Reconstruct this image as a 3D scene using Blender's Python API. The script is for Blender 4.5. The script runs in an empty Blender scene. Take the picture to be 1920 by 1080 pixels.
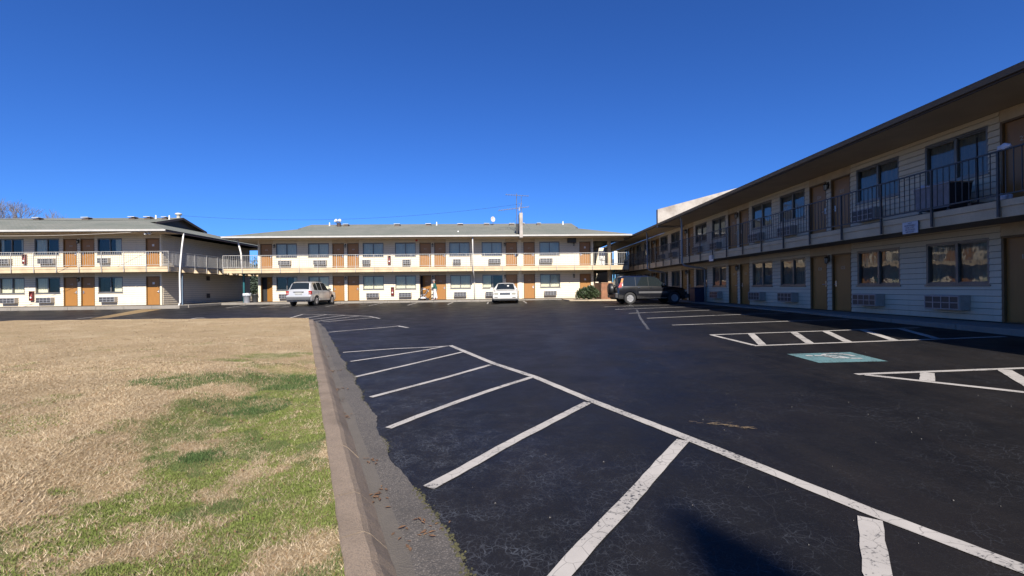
import bpy, bmesh, math, random
import numpy as np
from mathutils import Vector, Matrix
random.seed(7); rng = np.random.default_rng(7)
R = math.radians
S = bpy.context.scene
COL = S.collection
# ------------------------------------------------------------------ camera, sky, sun, exposure
cd = bpy.data.cameras.new("camera"); cam = bpy.data.objects.new("camera", cd); COL.objects.link(cam)
cd.sensor_width = 36; cd.lens = 855 / 1920 * 36; cd.clip_end = 3000; cd.clip_start = .05
cam.matrix_world = Matrix.Translation((0, 0, 1.0)) @ Matrix.Rotation(R(90), 4, 'X') @ Matrix.Rotation(-0.0115, 4, 'Z')
S.camera = cam
SUN = Vector((.27, -1.35, 1.0)).normalized()
W = bpy.data.worlds.new("World"); S.world = W; W.use_nodes = True
nt = W.node_tree; sky = nt.nodes.new("ShaderNodeTexSky"); sky.sky_type = 'NISHITA'; sky.sun_disc = False
sky.sun_elevation = math.asin(SUN.z); sky.sun_rotation = math.atan2(SUN.x, SUN.y)
sky.altitude = 900; sky.air_density = 1.0; sky.dust_density = 0.0; sky.ozone_density = 4.0
tn = nt.nodes.new("ShaderNodeMix"); tn.data_type = 'RGBA'; tn.blend_type = 'MULTIPLY'; tn.inputs[0].default_value = 1
tn.inputs[7].default_value = (.355, .725, 1.40, 1); nt.links.new(sky.outputs[0], tn.inputs[6])          # deep polarised blue
nt.links.new(tn.outputs[2], nt.nodes["Background"].inputs[0]); nt.nodes["Background"].inputs[1].default_value = .05
ld = bpy.data.lights.new("sun", 'SUN'); ld.energy = 5.0; ld.angle = R(.53); ld.color = (1, .93, .82)
lo = bpy.data.objects.new("sun", ld); COL.objects.link(lo); lo.rotation_euler = SUN.to_track_quat('Z', 'Y').to_euler()
S.view_settings.view_transform = 'Standard'; S.view_settings.look = 'None'; S.view_settings.gamma = 1
S.view_settings.exposure = 1.0; S.view_settings.use_curve_mapping = False
S.render.engine = 'CYCLES'; S.cycles.use_denoising = True; S.cycles.max_bounces = 8
S.cycles.sample_clamp_indirect = 4

# ------------------------------------------------------------------ helpers
def smin(a, b, k):
    h = max(k - abs(a - b), 0) / k
    return min(a, b) - h * h * k * .25
def G(x, y):                                   # asphalt height: the lot climbs to the buildings
    return smin(-.5 + .028 * max(x, -2) + .0142 * max(y, -5), .035, .12)

class MB:
    def __init__(s): s.v = []; s.f = []; s.m = []
    def add(s, vs, fs, mi=0):
        b = len(s.v); s.v += [tuple(v) for v in vs]; s.f += [tuple(i + b for i in f) for f in fs]; s.m += [mi] * len(fs)
    def box(s, x0, x1, y0, y1, z0, z1, mi=0):
        s.add([(x0,y0,z0),(x1,y0,z0),(x1,y1,z0),(x0,y1,z0),(x0,y0,z1),(x1,y0,z1),(x1,y1,z1),(x0,y1,z1)],
              [(0,3,2,1),(4,5,6,7),(0,1,5,4),(1,2,6,5),(2,3,7,6),(3,0,4,7)], mi)
    def bar(s, a, b, w, h=None, mi=0):           # square bar between two points
        a, b = Vector(a), Vector(b); d = (b - a).normalized(); h = h or w
        up = Vector((0,0,1)) if abs(d.z) < .9 else Vector((0,1,0))
        x = d.cross(up).normalized() * w / 2; y = x.normalized().cross(d) * h / 2
        vs = [p + q for p in (a, b) for q in (-x-y, x-y, x+y, -x+y)]
        s.add(vs, [(0,3,2,1),(4,5,6,7),(0,1,5,4),(1,2,6,5),(2,3,7,6),(3,0,4,7)], mi)
    def tube(s, pts, r, n=8, mi=0, cap=True):
        pts = [Vector(p) for p in pts]; rs = r if isinstance(r, (list, tuple)) else [r] * len(pts)
        base = len(s.v); ring = []
        for i, p in enumerate(pts):
            d = (pts[min(i+1, len(pts)-1)] - pts[max(i-1, 0)]).normalized()
            up = Vector((0,0,1)) if abs(d.z) < .95 else Vector((1,0,0))
            x = d.cross(up).normalized(); y = x.cross(d)
            for k in range(n):
                a = 2 * math.pi * k / n
                s.v.append(tuple(p + (x * math.cos(a) + y * math.sin(a)) * rs[i]))
        for i in range(len(pts) - 1):
            for k in range(n):
                a = base + i*n + k; b = base + i*n + (k+1) % n
                s.f.append((a, b, b+n, a+n)); s.m.append(mi)
        if cap:
            s.f.append(tuple(base + k for k in range(n))[::-1]); s.m.append(mi)
            s.f.append(tuple(base + (len(pts)-1)*n + k for k in range(n))); s.m.append(mi)
    def lathe(s, prof, n=24, ax='Z', c=(0,0,0), mi=0):   # prof: (radius, height) list
        base = len(s.v)
        for r, h in prof:
            for k in range(n):
                a = 2*math.pi*k/n; p = (r*math.cos(a), r*math.sin(a), h)
                if ax == 'X': p = (p[2], p[0], p[1])
                if ax == 'Y': p = (p[0], p[2], p[1])
                s.v.append((p[0]+c[0], p[1]+c[1], p[2]+c[2]))
        for i in range(len(prof)-1):
            for k in range(n):
                a = base+i*n+k; b = base+i*n+(k+1)%n
                s.f.append((a, b, b+n, a+n)); s.m.append(mi)
        for i in (0, len(prof)-1):
            if prof[i][0] > 1e-4: s.f.append(tuple(base+i*n+k for k in range(n))); s.m.append(mi)
    def quad(s, *p, mi=0): s.add(p, [tuple(range(len(p)))], mi)
    def mesh(s, name, mats, smooth=False):
        me = bpy.data.meshes.new(name); me.from_pydata(s.v, [], s.f)
        for m in (mats if isinstance(mats, (list, tuple)) else [mats]): me.materials.append(m)
        if any(s.m): me.polygons.foreach_set("material_index", s.m)
        if smooth: me.polygons.foreach_set("use_smooth", [True] * len(me.polygons))
        me.validate(); me.update(); return me
    def build(s, name, mats, parent=None, smooth=False, **k):
        return obj(name, s.mesh(name, mats, smooth), parent, **k)
def obj(name, me, parent=None, loc=(0,0,0), rot=(0,0,0), **k):
    o = bpy.data.objects.new(name, me); COL.objects.link(o)
    o.location = loc; o.rotation_euler = rot
    if parent: o.parent = parent
    for a, b in k.items(): o[a] = b
    return o
def thing(name, label, cat, loc=(0,0,0), rz=0, group=None):
    o = obj(name, None, None, loc, (0,0,rz), label=label, category=cat)
    if group: o['group'] = group
    return o
def recalc(me):
    bm = bmesh.new(); bm.from_mesh(me); bmesh.ops.recalc_face_normals(bm, faces=bm.faces); bm.to_mesh(me); bm.free(); return me
def bevel(me, w, seg=2):
    bm = bmesh.new(); bm.from_mesh(me); bmesh.ops.remove_doubles(bm, verts=bm.verts, dist=1e-5)
    bmesh.ops.bevel(bm, geom=[e for e in bm.edges if e.is_manifold], offset=w, segments=seg, affect='EDGES', profile=.5)
    bm.to_mesh(me); bm.free(); return me

# ------------------------------------------------------------------ materials
def lin(r, g, b): 
    f = lambda c: ((c/255+.055)/1.055)**2.4 if c > 10 else c/255/12.92
    return (f(r), f(g), f(b), 1)
class M:
    """small node helper"""
    def __init__(s, name):
        s.m = bpy.data.materials.new(name); s.m.use_nodes = True; s.t = s.m.node_tree; s.b = s.t.nodes["Principled BSDF"]
        s.co = None
    def n(s, ty, **k):
        x = s.t.nodes.new(ty)
        for a, v in k.items():
            if a.startswith('_'): x.inputs[a[1:].replace('_', ' ')].default_value = v
            else: setattr(x, a, v)
        return x
    def l(s, a, b): s.t.links.new(a, b)
    def coord(s, obj=True, scale=(1,1,1)):
        tc = s.n("ShaderNodeTexCoord") if obj else s.n("ShaderNodeNewGeometry")
        o = tc.outputs["Object"] if obj else tc.outputs["Position"]
        mp = s.n("ShaderNodeMapping"); mp.inputs["Scale"].default_value = scale; s.l(o, mp.inputs[0]); return mp.outputs[0]
    def noise(s, co, scale, detail=4, rough=.55, dist=0):
        x = s.n("ShaderNodeTexNoise"); x.inputs["Scale"].default_value = scale; x.inputs["Detail"].default_value = detail
        x.inputs["Roughness"].default_value = rough; x.inputs["Distortion"].default_value = dist; s.l(co, x.inputs["Vector"]); return x.outputs["Fac"]
    def ramp(s, f, *stops):
        x = s.n("ShaderNodeValToRGB"); e = x.color_ramp.elements
        while len(e) < len(stops): e.new(.5)
        for i, (p, c) in enumerate(stops):
            e[i].position = p; e[i].color = c if isinstance(c, (tuple, list)) else (c, c, c, 1)
        s.l(f, x.inputs[0]); return x.outputs[0]
    def mix(s, f, a, b, mode='MIX'):
        x = s.n("ShaderNodeMix", data_type='RGBA', blend_type=mode)
        for i, v in ((0, f), (6, a), (7, b)):
            if hasattr(v, 'is_linked') or hasattr(v, 'links'): s.l(v, x.inputs[i])
            else: x.inputs[i].default_value = v
        return x.outputs[2]
    def math(s, op, a, b=0.):
        x = s.n("ShaderNodeMath", operation=op)
        for i, v in ((0, a), (1, b)):
            if hasattr(v, 'links'): s.l(v, x.inputs[i])
            else: x.inputs[i].default_value = v
        return x.outputs[0]
    def bump(s, h, dist=.01, st=1.):
        x = s.n("ShaderNodeBump"); x.inputs["Strength"].default_value = st; x.inputs["Distance"].default_value = dist
        s.l(h, x.inputs["Height"]); s.l(x.outputs[0], s.b.inputs["Normal"])
    def set(s, **k):
        for a, v in k.items():
            i = s.b.inputs[a.replace('_', ' ')]
            if hasattr(v, 'links'): s.l(v, i)
            else: i.default_value = v
        return s
def plain(name, c, rough=.6, metal=0., var=.12, scale=3., spec=.5, coat=0., world=True, fine=40):
    m = M(name); co = m.coord(not world)
    f = m.noise(co, scale, 5); g = m.noise(co, fine, 3)
    fac = m.math('ADD', m.math('MULTIPLY', f, .7), m.math('MULTIPLY', g, .3))
    lo_ = tuple(x*(1-var*1.6) for x in c[:3])+(1,); hi = tuple(min(1, x*(1+var)) for x in c[:3])+(1,)
    m.set(Base_Color=m.ramp(fac, (.3, lo_), (.7, hi)), Roughness=rough, Metallic=metal, Specular_IOR_Level=spec, Coat_Weight=coat)
    return m.m

def siding_mat(name, c):
    m = M(name); co = m.coord(False)
    st = m.noise(m.coord(False, (3, 3, .35)), 2.0, 6, .65)
    sp = m.noise(co, 26, 4); bg = m.noise(co, .35, 3)
    base = m.mix(m.ramp(st, (.52, 0.), (.8, .55)), c, tuple(x*.74 for x in c[:3])+(1,))
    base = m.mix(m.ramp(bg, (.35, 0.), (.7, .5)), base, (c[0]*.9, c[1]*.88, c[2]*.84, 1))
    base = m.mix(m.ramp(sp, (.6, 0.), (.75, .25)), base, (c[0]*.7, c[1]*.66, c[2]*.6, 1))
    z = m.n("ShaderNodeSeparateXYZ"); m.l(m.n("ShaderNodeNewGeometry").outputs["Position"], z.inputs[0])
    dz = m.math('MULTIPLY', m.ramp(z.outputs[2], (.1, .55), (.5, 0.)), st)          # splash dirt at the foot of the wall
    base = m.mix(dz, base, (.22, .19, .15, 1))
    m.set(Base_Color=base, Roughness=.62, Specular_IOR_Level=.3); m.bump(sp, .002, .5); return m.m
CREAM = siding_mat("cream_painted_siding", (.60, .525, .41, 1))
WHITE = plain("white_painted_metal", (.60, .59, .57), .45, var=.08)
TRIM = plain("cream_trim_paint", (.60, .53, .41), .55, var=.1)
TAN = plain("tan_fascia_paint", (.47, .365, .235), .55, var=.16, scale=1.5)
PANEL = plain("beige_panel_paint", (.46, .35, .23), .6, var=.12)
SOFFIT = plain("beige_soffit_paint", (.45, .36, .25), .65, var=.12, scale=1.2)
BROWN = plain("dark_brown_trim", (.05, .032, .024), .6, var=.2)
DARK = plain("dark_interior", (.012, .012, .014), .8, var=.2)
def door_mat():
    m = M("ochre_painted_door"); co = m.coord(False); f = m.noise(m.coord(False, (1, 1, .15)), 14, 5, .6); g = m.noise(co, 1.7, 4)
    c = m.mix(m.ramp(f, (.35, 0.), (.75, .45)), (.265, .122, .028, 1), (.20, .088, .022, 1))
    c = m.mix(m.ramp(g, (.55, 0.), (.8, .3)), c, (.21, .095, .03, 1))
    m.set(Base_Color=c, Roughness=.42); m.bump(f, .001, .4); return m.m
DOOR = door_mat()
STEEL = plain("brushed_steel", (.55, .55, .56), .32, .9, .08)
RAIL = plain("grey_painted_railing", (.36, .35, .33), .5, .1, .2, 6)
RAILD = plain("shade_dark_railing", (.045, .045, .048), .5, .1, .2, 6)  # railing copy with the right wing's shade put into its colour
ALU = plain("grey_aluminium_frame", (.16, .155, .15), .4, .5, .15)
ACM = plain("beige_air_conditioner", (.31, .285, .26), .5, .1, .15, 5)
ACG = plain("grey_grille_metal", (.30, .30, .31), .45, .3, .15, 8)
BLACKM = plain("black_painted_metal", (.015, .015, .016), .4)
CONC = None
def concrete(name, c, sc=1., speck=.25, stain=(.10, .085, .07, 1), stv=.5):
    m = M(name); co = m.coord(False)
    a = m.noise(co, 1.1*sc, 6, .65); b = m.noise(co, 60*sc, 3, .7); d = m.noise(co, 9*sc, 5, .7)
    v = m.n("ShaderNodeTexVoronoi"); v.inputs["Scale"].default_value = 95*sc; m.l(co, v.inputs["Vector"])
    col = m.mix(m.ramp(d, (.3, 0.), (.75, .6)), c, tuple(x*.72 for x in c[:3])+(1,))
    col = m.mix(m.math('MULTIPLY', m.ramp(v.outputs["Distance"], (.12, 1.), (.45, 0.)), speck), col, (.27, .24, .21, 1))
    col = m.mix(m.math('MULTIPLY', m.ramp(b, (.42, 1.), (.5, 0.)), speck), col, (.03, .03, .03, 1))
    col = m.mix(m.math('MULTIPLY', m.ramp(a, (.45, 0.), (.72, 1.)), stv), col, stain)
    m.set(Base_Color=col, Roughness=.85); m.bump(m.math('ADD', b, v.outputs["Distance"]), .004, .6); return m.m
CONC = concrete("walkway_concrete", (.22, .20, .175, 1), .8, .1)
KERB = concrete("weathered_kerb_concrete", (.232, .176, .126, 1), 1.3, .28, (.095, .072, .05, 1), .85)
GUTTER = concrete("exposed_aggregate_gutter", (.085, .075, .066, 1), .8, .5, (.04, .036, .033, 1), .8)
PAN = concrete("stained_gutter_pan", (.105, .092, .078, 1), 1., .06, (.05, .045, .04, 1), .6)
def glass_mat(name, tint, refl=1.5, wav=.0018, sc=2.2):
    m = M(name); m.t.nodes.remove(m.b); out = m.t.nodes["Material Output"]
    tr = m.n("ShaderNodeBsdfTransparent"); tr.inputs[0].default_value = tint
    gl = m.n("ShaderNodeBsdfGlossy"); gl.inputs["Roughness"].default_value = .01; gl.inputs[0].default_value = (1, 1, 1, 1)
    fr = m.n("ShaderNodeFresnel"); fr.inputs[0].default_value = refl
    nz = m.noise(m.coord(False), sc, 2); bp = m.n("ShaderNodeBump"); bp.inputs["Distance"].default_value = wav*10; bp.inputs["Strength"].default_value = .12
    m.l(nz, bp.inputs["Height"]); m.l(bp.outputs[0], gl.inputs["Normal"])
    mx = m.n("ShaderNodeMixShader"); m.l(fr.outputs[0], mx.inputs[0]); m.l(tr.outputs[0], mx.inputs[1]); m.l(gl.outputs[0], mx.inputs[2])
    m.l(mx.outputs[0], out.inputs[0]); return m.m
PANE = glass_mat("window_glass", (.86, .88, .86, 1), 1.58)
CURT = plain("beige_drape_fabric", (.70, .66, .52), .9, var=.1, scale=12)
def roof_mat():
    m = M("grey_green_shingles"); co = m.coord(True)
    w = m.n("ShaderNodeTexBrick"); w.inputs["Scale"].default_value = 1.; w.inputs["Brick Width"].default_value = .3; w.inputs["Row Height"].default_value = .14
    w.inputs["Mortar Size"].default_value = .012; w.inputs["Color1"].default_value = (.125, .135, .112, 1); w.inputs["Color2"].default_value = (.17, .178, .15, 1); w.inputs["Mortar"].default_value = (.075, .08, .07, 1)
    m.l(co, w.inputs["Vector"])
    st = m.noise(m.coord(True, (.12, 1.6, 1)), 1.2, 5, .6); b = m.noise(co, .5, 4)
    c = m.mix(m.ramp(st, (.38, 0.), (.7, .55)), w.outputs[0], (.085, .1, .08, 1)); c = m.mix(m.ramp(b, (.4, 0.), (.7, .4)), c, (.2, .19, .165, 1))
    m.set(Base_Color=c, Roughness=.9); m.bump(m.noise(co, 70, 2), .006, .5); return m.m
ROOF = roof_mat()
WALLP = concrete("weathered_white_parapet", (.37, .34, .31, 1), .9, .05, (.17, .14, .12, 1), .9)
PAINT = None
def paint_mat(name, c, wear=.62):
    m = M(name); co = m.coord(False)
    a = m.noise(co, 2.0, 5, .6); b = m.noise(co, 38, 4, .65); 
    v = m.n("ShaderNodeTexVoronoi", feature='DISTANCE_TO_EDGE'); v.inputs["Scale"].default_value = 7; m.l(m.mix(.06, co, m.n("ShaderNodeTexNoise", _Scale=9.).outputs[1]), v.inputs["Vector"])
    col = m.mix(m.ramp(a, (.35, 0.), (.7, .8)), c, tuple(x*.70 for x in c[:3])+(1,))
    col = m.mix(m.ramp(m.math('ADD', m.math('MULTIPLY', b, .6), m.math('MULTIPLY', a, .4)), (wear-.06, 0.), (wear, .9)), col, (.035, .035, .04, 1))
    col = m.mix(m.ramp(v.outputs[0], (.0, .65), (.018, 0.)), col, (.05, .048, .045, 1))
    m.set(Base_Color=col, Roughness=.7); return m.m
PAINT = paint_mat("worn_white_road_paint", (.38, .355, .325, 1))
PAINTY = paint_mat("worn_yellow_road_paint", (.26, .175, .075, 1), .62)
PAINTB = paint_mat("worn_blue_road_paint", (.095, .19, .20, 1), .58)
def asphalt_mat():
    m = M("sealed_black_asphalt"); co = m.coord(False)
    big = m.noise(co, .22, 5, .6); med = m.noise(co, 1.3, 6, .65); fin = m.noise(co, 90, 3, .7); grain = m.noise(co, 26, 5, .7)
    c = m.mix(m.ramp(med, (.3, 0.), (.75, 1.)), (.0056, .0053, .0053, 1), (.0105, .0099, .0097, 1))
    c = m.mix(m.ramp(big, (.42, 0.), (.7, .6)), c, (.0145, .0125, .0115, 1))
    c = m.mix(m.ramp(fin, (.56, 0.), (.78, .42)), c, (.045, .045, .047, 1))
    c = m.mix(m.ramp(grain, (.55, 0.), (.8, .35)), c, (.022, .022, .0235, 1))
    # long brown dust streaks where cars turn
    st = m.noise(m.coord(False, (.55, .12, 1)), 1.1, 6, .7, .6)
    c = m.mix(m.ramp(st, (.47, 0.), (.72, .75)), c, (.021, .0172, .0148, 1))
    # crackle, strongest by the kerb (left, near)
    brk = m.ramp(m.noise(co, 4.5, 4, .7), (.42, 0.), (.60, 1.)); dn = m.n("ShaderNodeTexNoise", _Scale=3.5, _Detail=5.); m.l(co, dn.inputs["Vector"])
    wco = m.mix(.16, co, dn.outputs[1])
    cr = []
    for sc, w in ((17, .04), (36, .075), (2.0, .006)):
        v = m.n("ShaderNodeTexVoronoi", feature='DISTANCE_TO_EDGE'); v.inputs["Scale"].default_value = sc; m.l(wco, v.inputs["Vector"])
        cr.append(m.ramp(v.outputs["Distance"], (0., 1.), (w, 0.)))
    xyz = m.n("ShaderNodeSeparateXYZ"); m.l(m.n("ShaderNodeNewGeometry").outputs["Position"], xyz.inputs[0])
    # distance right of the kerb line x = -.66 - .457*(y-2.15)
    dk = m.math('ADD', xyz.outputs[0], m.math('ADD', m.math('MULTIPLY', xyz.outputs[1], .44), -.55))
    near = m.ramp(dk, (0., 1.), (.6, .75)) ; near = m.math('MULTIPLY', near, 1.)
    nr = m.n("ShaderNodeMapRange"); nr.inputs[1].default_value = 0.; nr.inputs[2].default_value = 2.6; nr.inputs[3].default_value = 1.; nr.inputs[4].default_value = 0.; m.l(dk, nr.inputs[0])
    pat = m.ramp(m.noise(co, .9, 4, .6), (.38, 0.), (.62, 1.))
    nearw = m.math('MULTIPLY', nr.outputs[0], m.math('ADD', m.math('MULTIPLY', pat, .8), .25))
    c = m.mix(m.math('MULTIPLY', nearw, .5), c, (.0125, .0132, .0155, 1))
    c = m.mix(m.math('MULTIPLY', cr[1], m.math('MULTIPLY', brk, m.math('MULTIPLY', nearw, .8))), c, (.075, .082, .095, 1))
    c = m.mix(m.math('MULTIPLY', cr[0], m.math('MULTIPLY', brk, m.math('ADD', m.math('MULTIPLY', nearw, .9), m.math('ADD', m.math('MULTIPLY', pat, .36), .03)))), c, (.066, .072, .084, 1))
    c = m.mix(m.math('MULTIPLY', cr[2], m.math('MULTIPLY', pat, .4)), c, (.05, .052, .058, 1))
    oil = m.ramp(m.noise(co, .8, 3, .5), (.63, 0.), (.74, .75)); c = m.mix(oil, c, (.005, .005, .0055, 1))
    rg = m.ramp(med, (.3, (.42,)*3+(1,)), (.7, (.60,)*3+(1,)))
    m.set(Base_Color=c, Roughness=rg, Specular_IOR_Level=.16)
    m.bump(m.math('ADD', m.math('MULTIPLY', fin, .5), grain), .004, .55); return m.m
ASPH = asphalt_mat()

# ------------------------------------------------------------------ ground, lot, lawn
def kx(y): return -.635 - .457 * (y - 2.16)          # inner (right) top edge of the kerb
def grid_sheet(name, xs, ys, zf, mat, keep=None, **k):
    b = MB(); idx = {}
    for j, y in enumerate(ys):
        for i, x in enumerate(xs): b.v.append((x, y, zf(x, y)))
    n = len(xs)
    for j in range(len(ys)-1):
        for i in range(n-1):
            if keep and not keep((xs[i]+xs[i+1])/2, (ys[j]+ys[j+1])/2): continue
            b.f.append((j*n+i, j*n+i+1, (j+1)*n+i+1, (j+1)*n+i)); b.m.append(0)
    return b.build(name, mat, None, True, **k)
fr = lambda a, b, st: [a + (b-a)*i/max(1, round((b-a)/st)) for i in range(max(1, round((b-a)/st))+1)]
grid_sheet("parking_lot_asphalt", fr(-48, 12.2, .4), fr(-22, 37.5, .35), G, ASPH, kind="structure")
GM = M("dry_winter_ground"); _c = GM.coord(False); _n = GM.noise(_c, .3, 6, .7)
GM.set(Base_Color=GM.ramp(_n, (.35, (.17, .13, .075, 1)), (.65, (.30, .235, .14, 1))), Roughness=.95)
def ground_z(x, y): return G(min(max(x, -48), 12), min(max(y, -22), 37)) - .06
big = [-900, -400, -200, -120] + fr(-80, 80, 4) + [120, 200, 400, 900]
grid_sheet("ground", big, big, ground_z, GM.m, kind="structure")

# lawn surface
A_ = [(-2.9, 2.0), (-2.94, 2.6), (-3.1, 3.14), (-3.41, 4.09), (-3.5, 5.33), (-3.89, 7.2), (-3.31, 7.61)]
def gline(y):                                         # left border of the green part of the lawn
    if y < 2.6: return -2.95 + (2.6 - y) * .25
    for (xa, ya), (xb, yb) in zip(A_, A_[1:]):
        if ya <= y <= yb: return xa + (xb-xa)*(y-ya)/(yb-ya)
    return 99
def vn(x, y, s, seed=0):                              # value noise, vectorised
    x = np.asarray(x)*s + seed*17.3; y = np.asarray(y)*s + seed*9.7
    xi, yi = np.floor(x), np.floor(y); xf, yf = x-xi, y-yi
    h = lambda a, b: (np.sin(a*127.1 + b*311.7 + seed*74.7)*43758.5453) % 1.0
    u, v = xf*xf*(3-2*xf), yf*yf*(3-2*yf)
    return (h(xi, yi)*(1-u)+h(xi+1, yi)*u)*(1-v) + (h(xi, yi+1)*(1-u)+h(xi+1, yi+1)*u)*v
def fbm(x, y, s, seed=0): return (vn(x, y, s, seed)*.5 + vn(x, y, s*2.1, seed+1)*.28 + vn(x, y, s*4.3, seed+2)*.15 + vn(x, y, s*9, seed+3)*.07)
GV = np.vectorize(G)
def lawn_z(x, y):
    x = np.asarray(x, float); y = np.asarray(y, float)
    d = np.clip((kx(y) - .16 - x), 0, 30)
    return GV(x, y) + .122 + .03*np.minimum(d, 1) + .13*np.clip((x < 99)*(GLINE(y)-x+.25)/.5*(y < 7.6) + (y >= 7.6)*(d-1.)/1.5, 0, 1)*np.clip((14-y)/8, 0, 1) + (fbm(x, y, .9, 5)-.5)*.07*np.minimum(d*2, 1)
GLINE = np.vectorize(gline)
PATCH = [(-4.2, 6.2, .75, .55, 1), (-3.35, 6.55, .75, .5, 1), (-3.15, 5.3, .55, .4, .8), (-4.75, 8.9, .55, .35, .9), (-5.1, 8.35, .5, .22, .9), (-4.4, 9.3, .35, .2, .8), (-2.53, 3.7, .16, .12, 1.2), (-6.6, 17.0, .7, .3, .9), (-4.0, 7.3, .5, .25, .7),
         (-5.4, 6.6, .4, .2, .5), (-5.6, 4.6, .45, .25, .55), (-4.6, 3.4, .35, .25, .55), (-4.2, 2.9, .3, .25, .5), (-6.9, 7.2, .4, .12, .3), (-6.0, 8.4, .4, .12, .3)]
def green_amount(x, y):
    x = np.asarray(x, float); y = np.asarray(y, float)
    gl = GLINE(y); w = fbm(x, y, 1.3, 2)
    inside = np.clip((x - gl + (w-.5)*1.1 + (fbm(x, y, 5, 61)-.5)*.9)/.2, 0, 1) * np.clip((7.7-y)/.5, 0, 1)
    g = inside * np.clip((fbm(x, y, 2.6, 11)-.28)/.14, 0, 1)
    for cx, cy, rx, ry, a in PATCH:
        d = ((x-cx)/rx)**2 + ((y-cy)/ry)**2
        g = np.maximum(g, np.clip(a*(1.25-d) + (w-.5)*1.2 + (fbm(x, y, 5, 71)-.5)*2.2, 0, 1)*np.clip(a, 0, 1)*(d < 2.2))
    strip = np.clip(1-(kx(y)-.16-x)/.9, 0, 1)*np.clip((9.5-y)/2, 0, 1)
    g = np.maximum(g, strip*np.clip((fbm(x, y, 2.2, 21)-.5)/.1, 0, 1)*.8)
    g = np.maximum(g, .35*np.clip((fbm(x, y, 1.6, 31)-.66)/.06, 0, 1)*np.clip((16-y)/6, 0, 1))
    return np.clip(g, 0, 1)
ys = fr(.6, 19.1, .11); NX = 130
lv, lf = [], []
for y in ys:
    x1 = kx(y) - .148; x0 = -30
    for i in range(NX+1):
        t = i/NX; lv.append((x1 + (x0-x1)*t**2.2, y))
lv = np.array(lv); lz = lawn_z(lv[:, 0], lv[:, 1]); lg = green_amount(lv[:, 0], lv[:, 1])
n1 = NX+1
for j in range(len(ys)-1):
    for i in range(NX): lf.append((j*n1+i, (j+1)*n1+i, (j+1)*n1+i+1, j*n1+i+1)[::-1])
lm = bpy.data.meshes.new("lawn"); lm.from_pydata([(a, b, c) for (a, b), c in zip(lv, lz)], [], lf)
at = lm.attributes.new("green", 'FLOAT', 'POINT'); at.data.foreach_set("value", lg.astype(np.float32))
lm.polygons.foreach_set("use_smooth", [True]*len(lm.polygons))
LM = M("dormant_lawn"); co = LM.coord(False); an = LM.n("ShaderNodeAttribute", attribute_name="green")
f1 = LM.noise(co, 34, 6, .75); f2 = LM.noise(co, 3.2, 5, .6); f3 = LM.noise(co, 130, 3, .7)
tan = LM.mix(LM.ramp(f1, (.3, 0.), (.7, 1.)), (.235, .165, .088, 1), (.46, .35, .215, 1)); tan = LM.mix(LM.ramp(f2, (.4, 0.), (.72, .5)), tan, (.30, .235, .125, 1))
tan = LM.mix(LM.ramp(f3, (.3, .55), (.5, 0.)), tan, (.14, .095, .05, 1)); f4 = LM.noise(co, .9, 5, .65); tan = LM.mix(LM.ramp(f4, (.5, 0.), (.72, .6)), tan, (.50, .40, .26, 1)); tan = LM.mix(LM.ramp(f4, (.28, .6), (.42, 0.)), tan, (.21, .155, .09, 1))
grn = LM.mix(LM.ramp(f1, (.3, 0.), (.7, 1.)), (.055, .085, .022, 1), (.15, .2, .05, 1))
LM.set(Base_Color=LM.mix(LM.math("MULTIPLY", an.outputs["Fac"], LM.ramp(f2, (.3, .25), (.65, .9))), tan, grn), Roughness=.95, Specular_IOR_Level=.1); LM.bump(LM.math('ADD', f1, f3), .02, .8)
lm.materials.append(LM.m); obj("lawn", lm, None, kind="structure")

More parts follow.
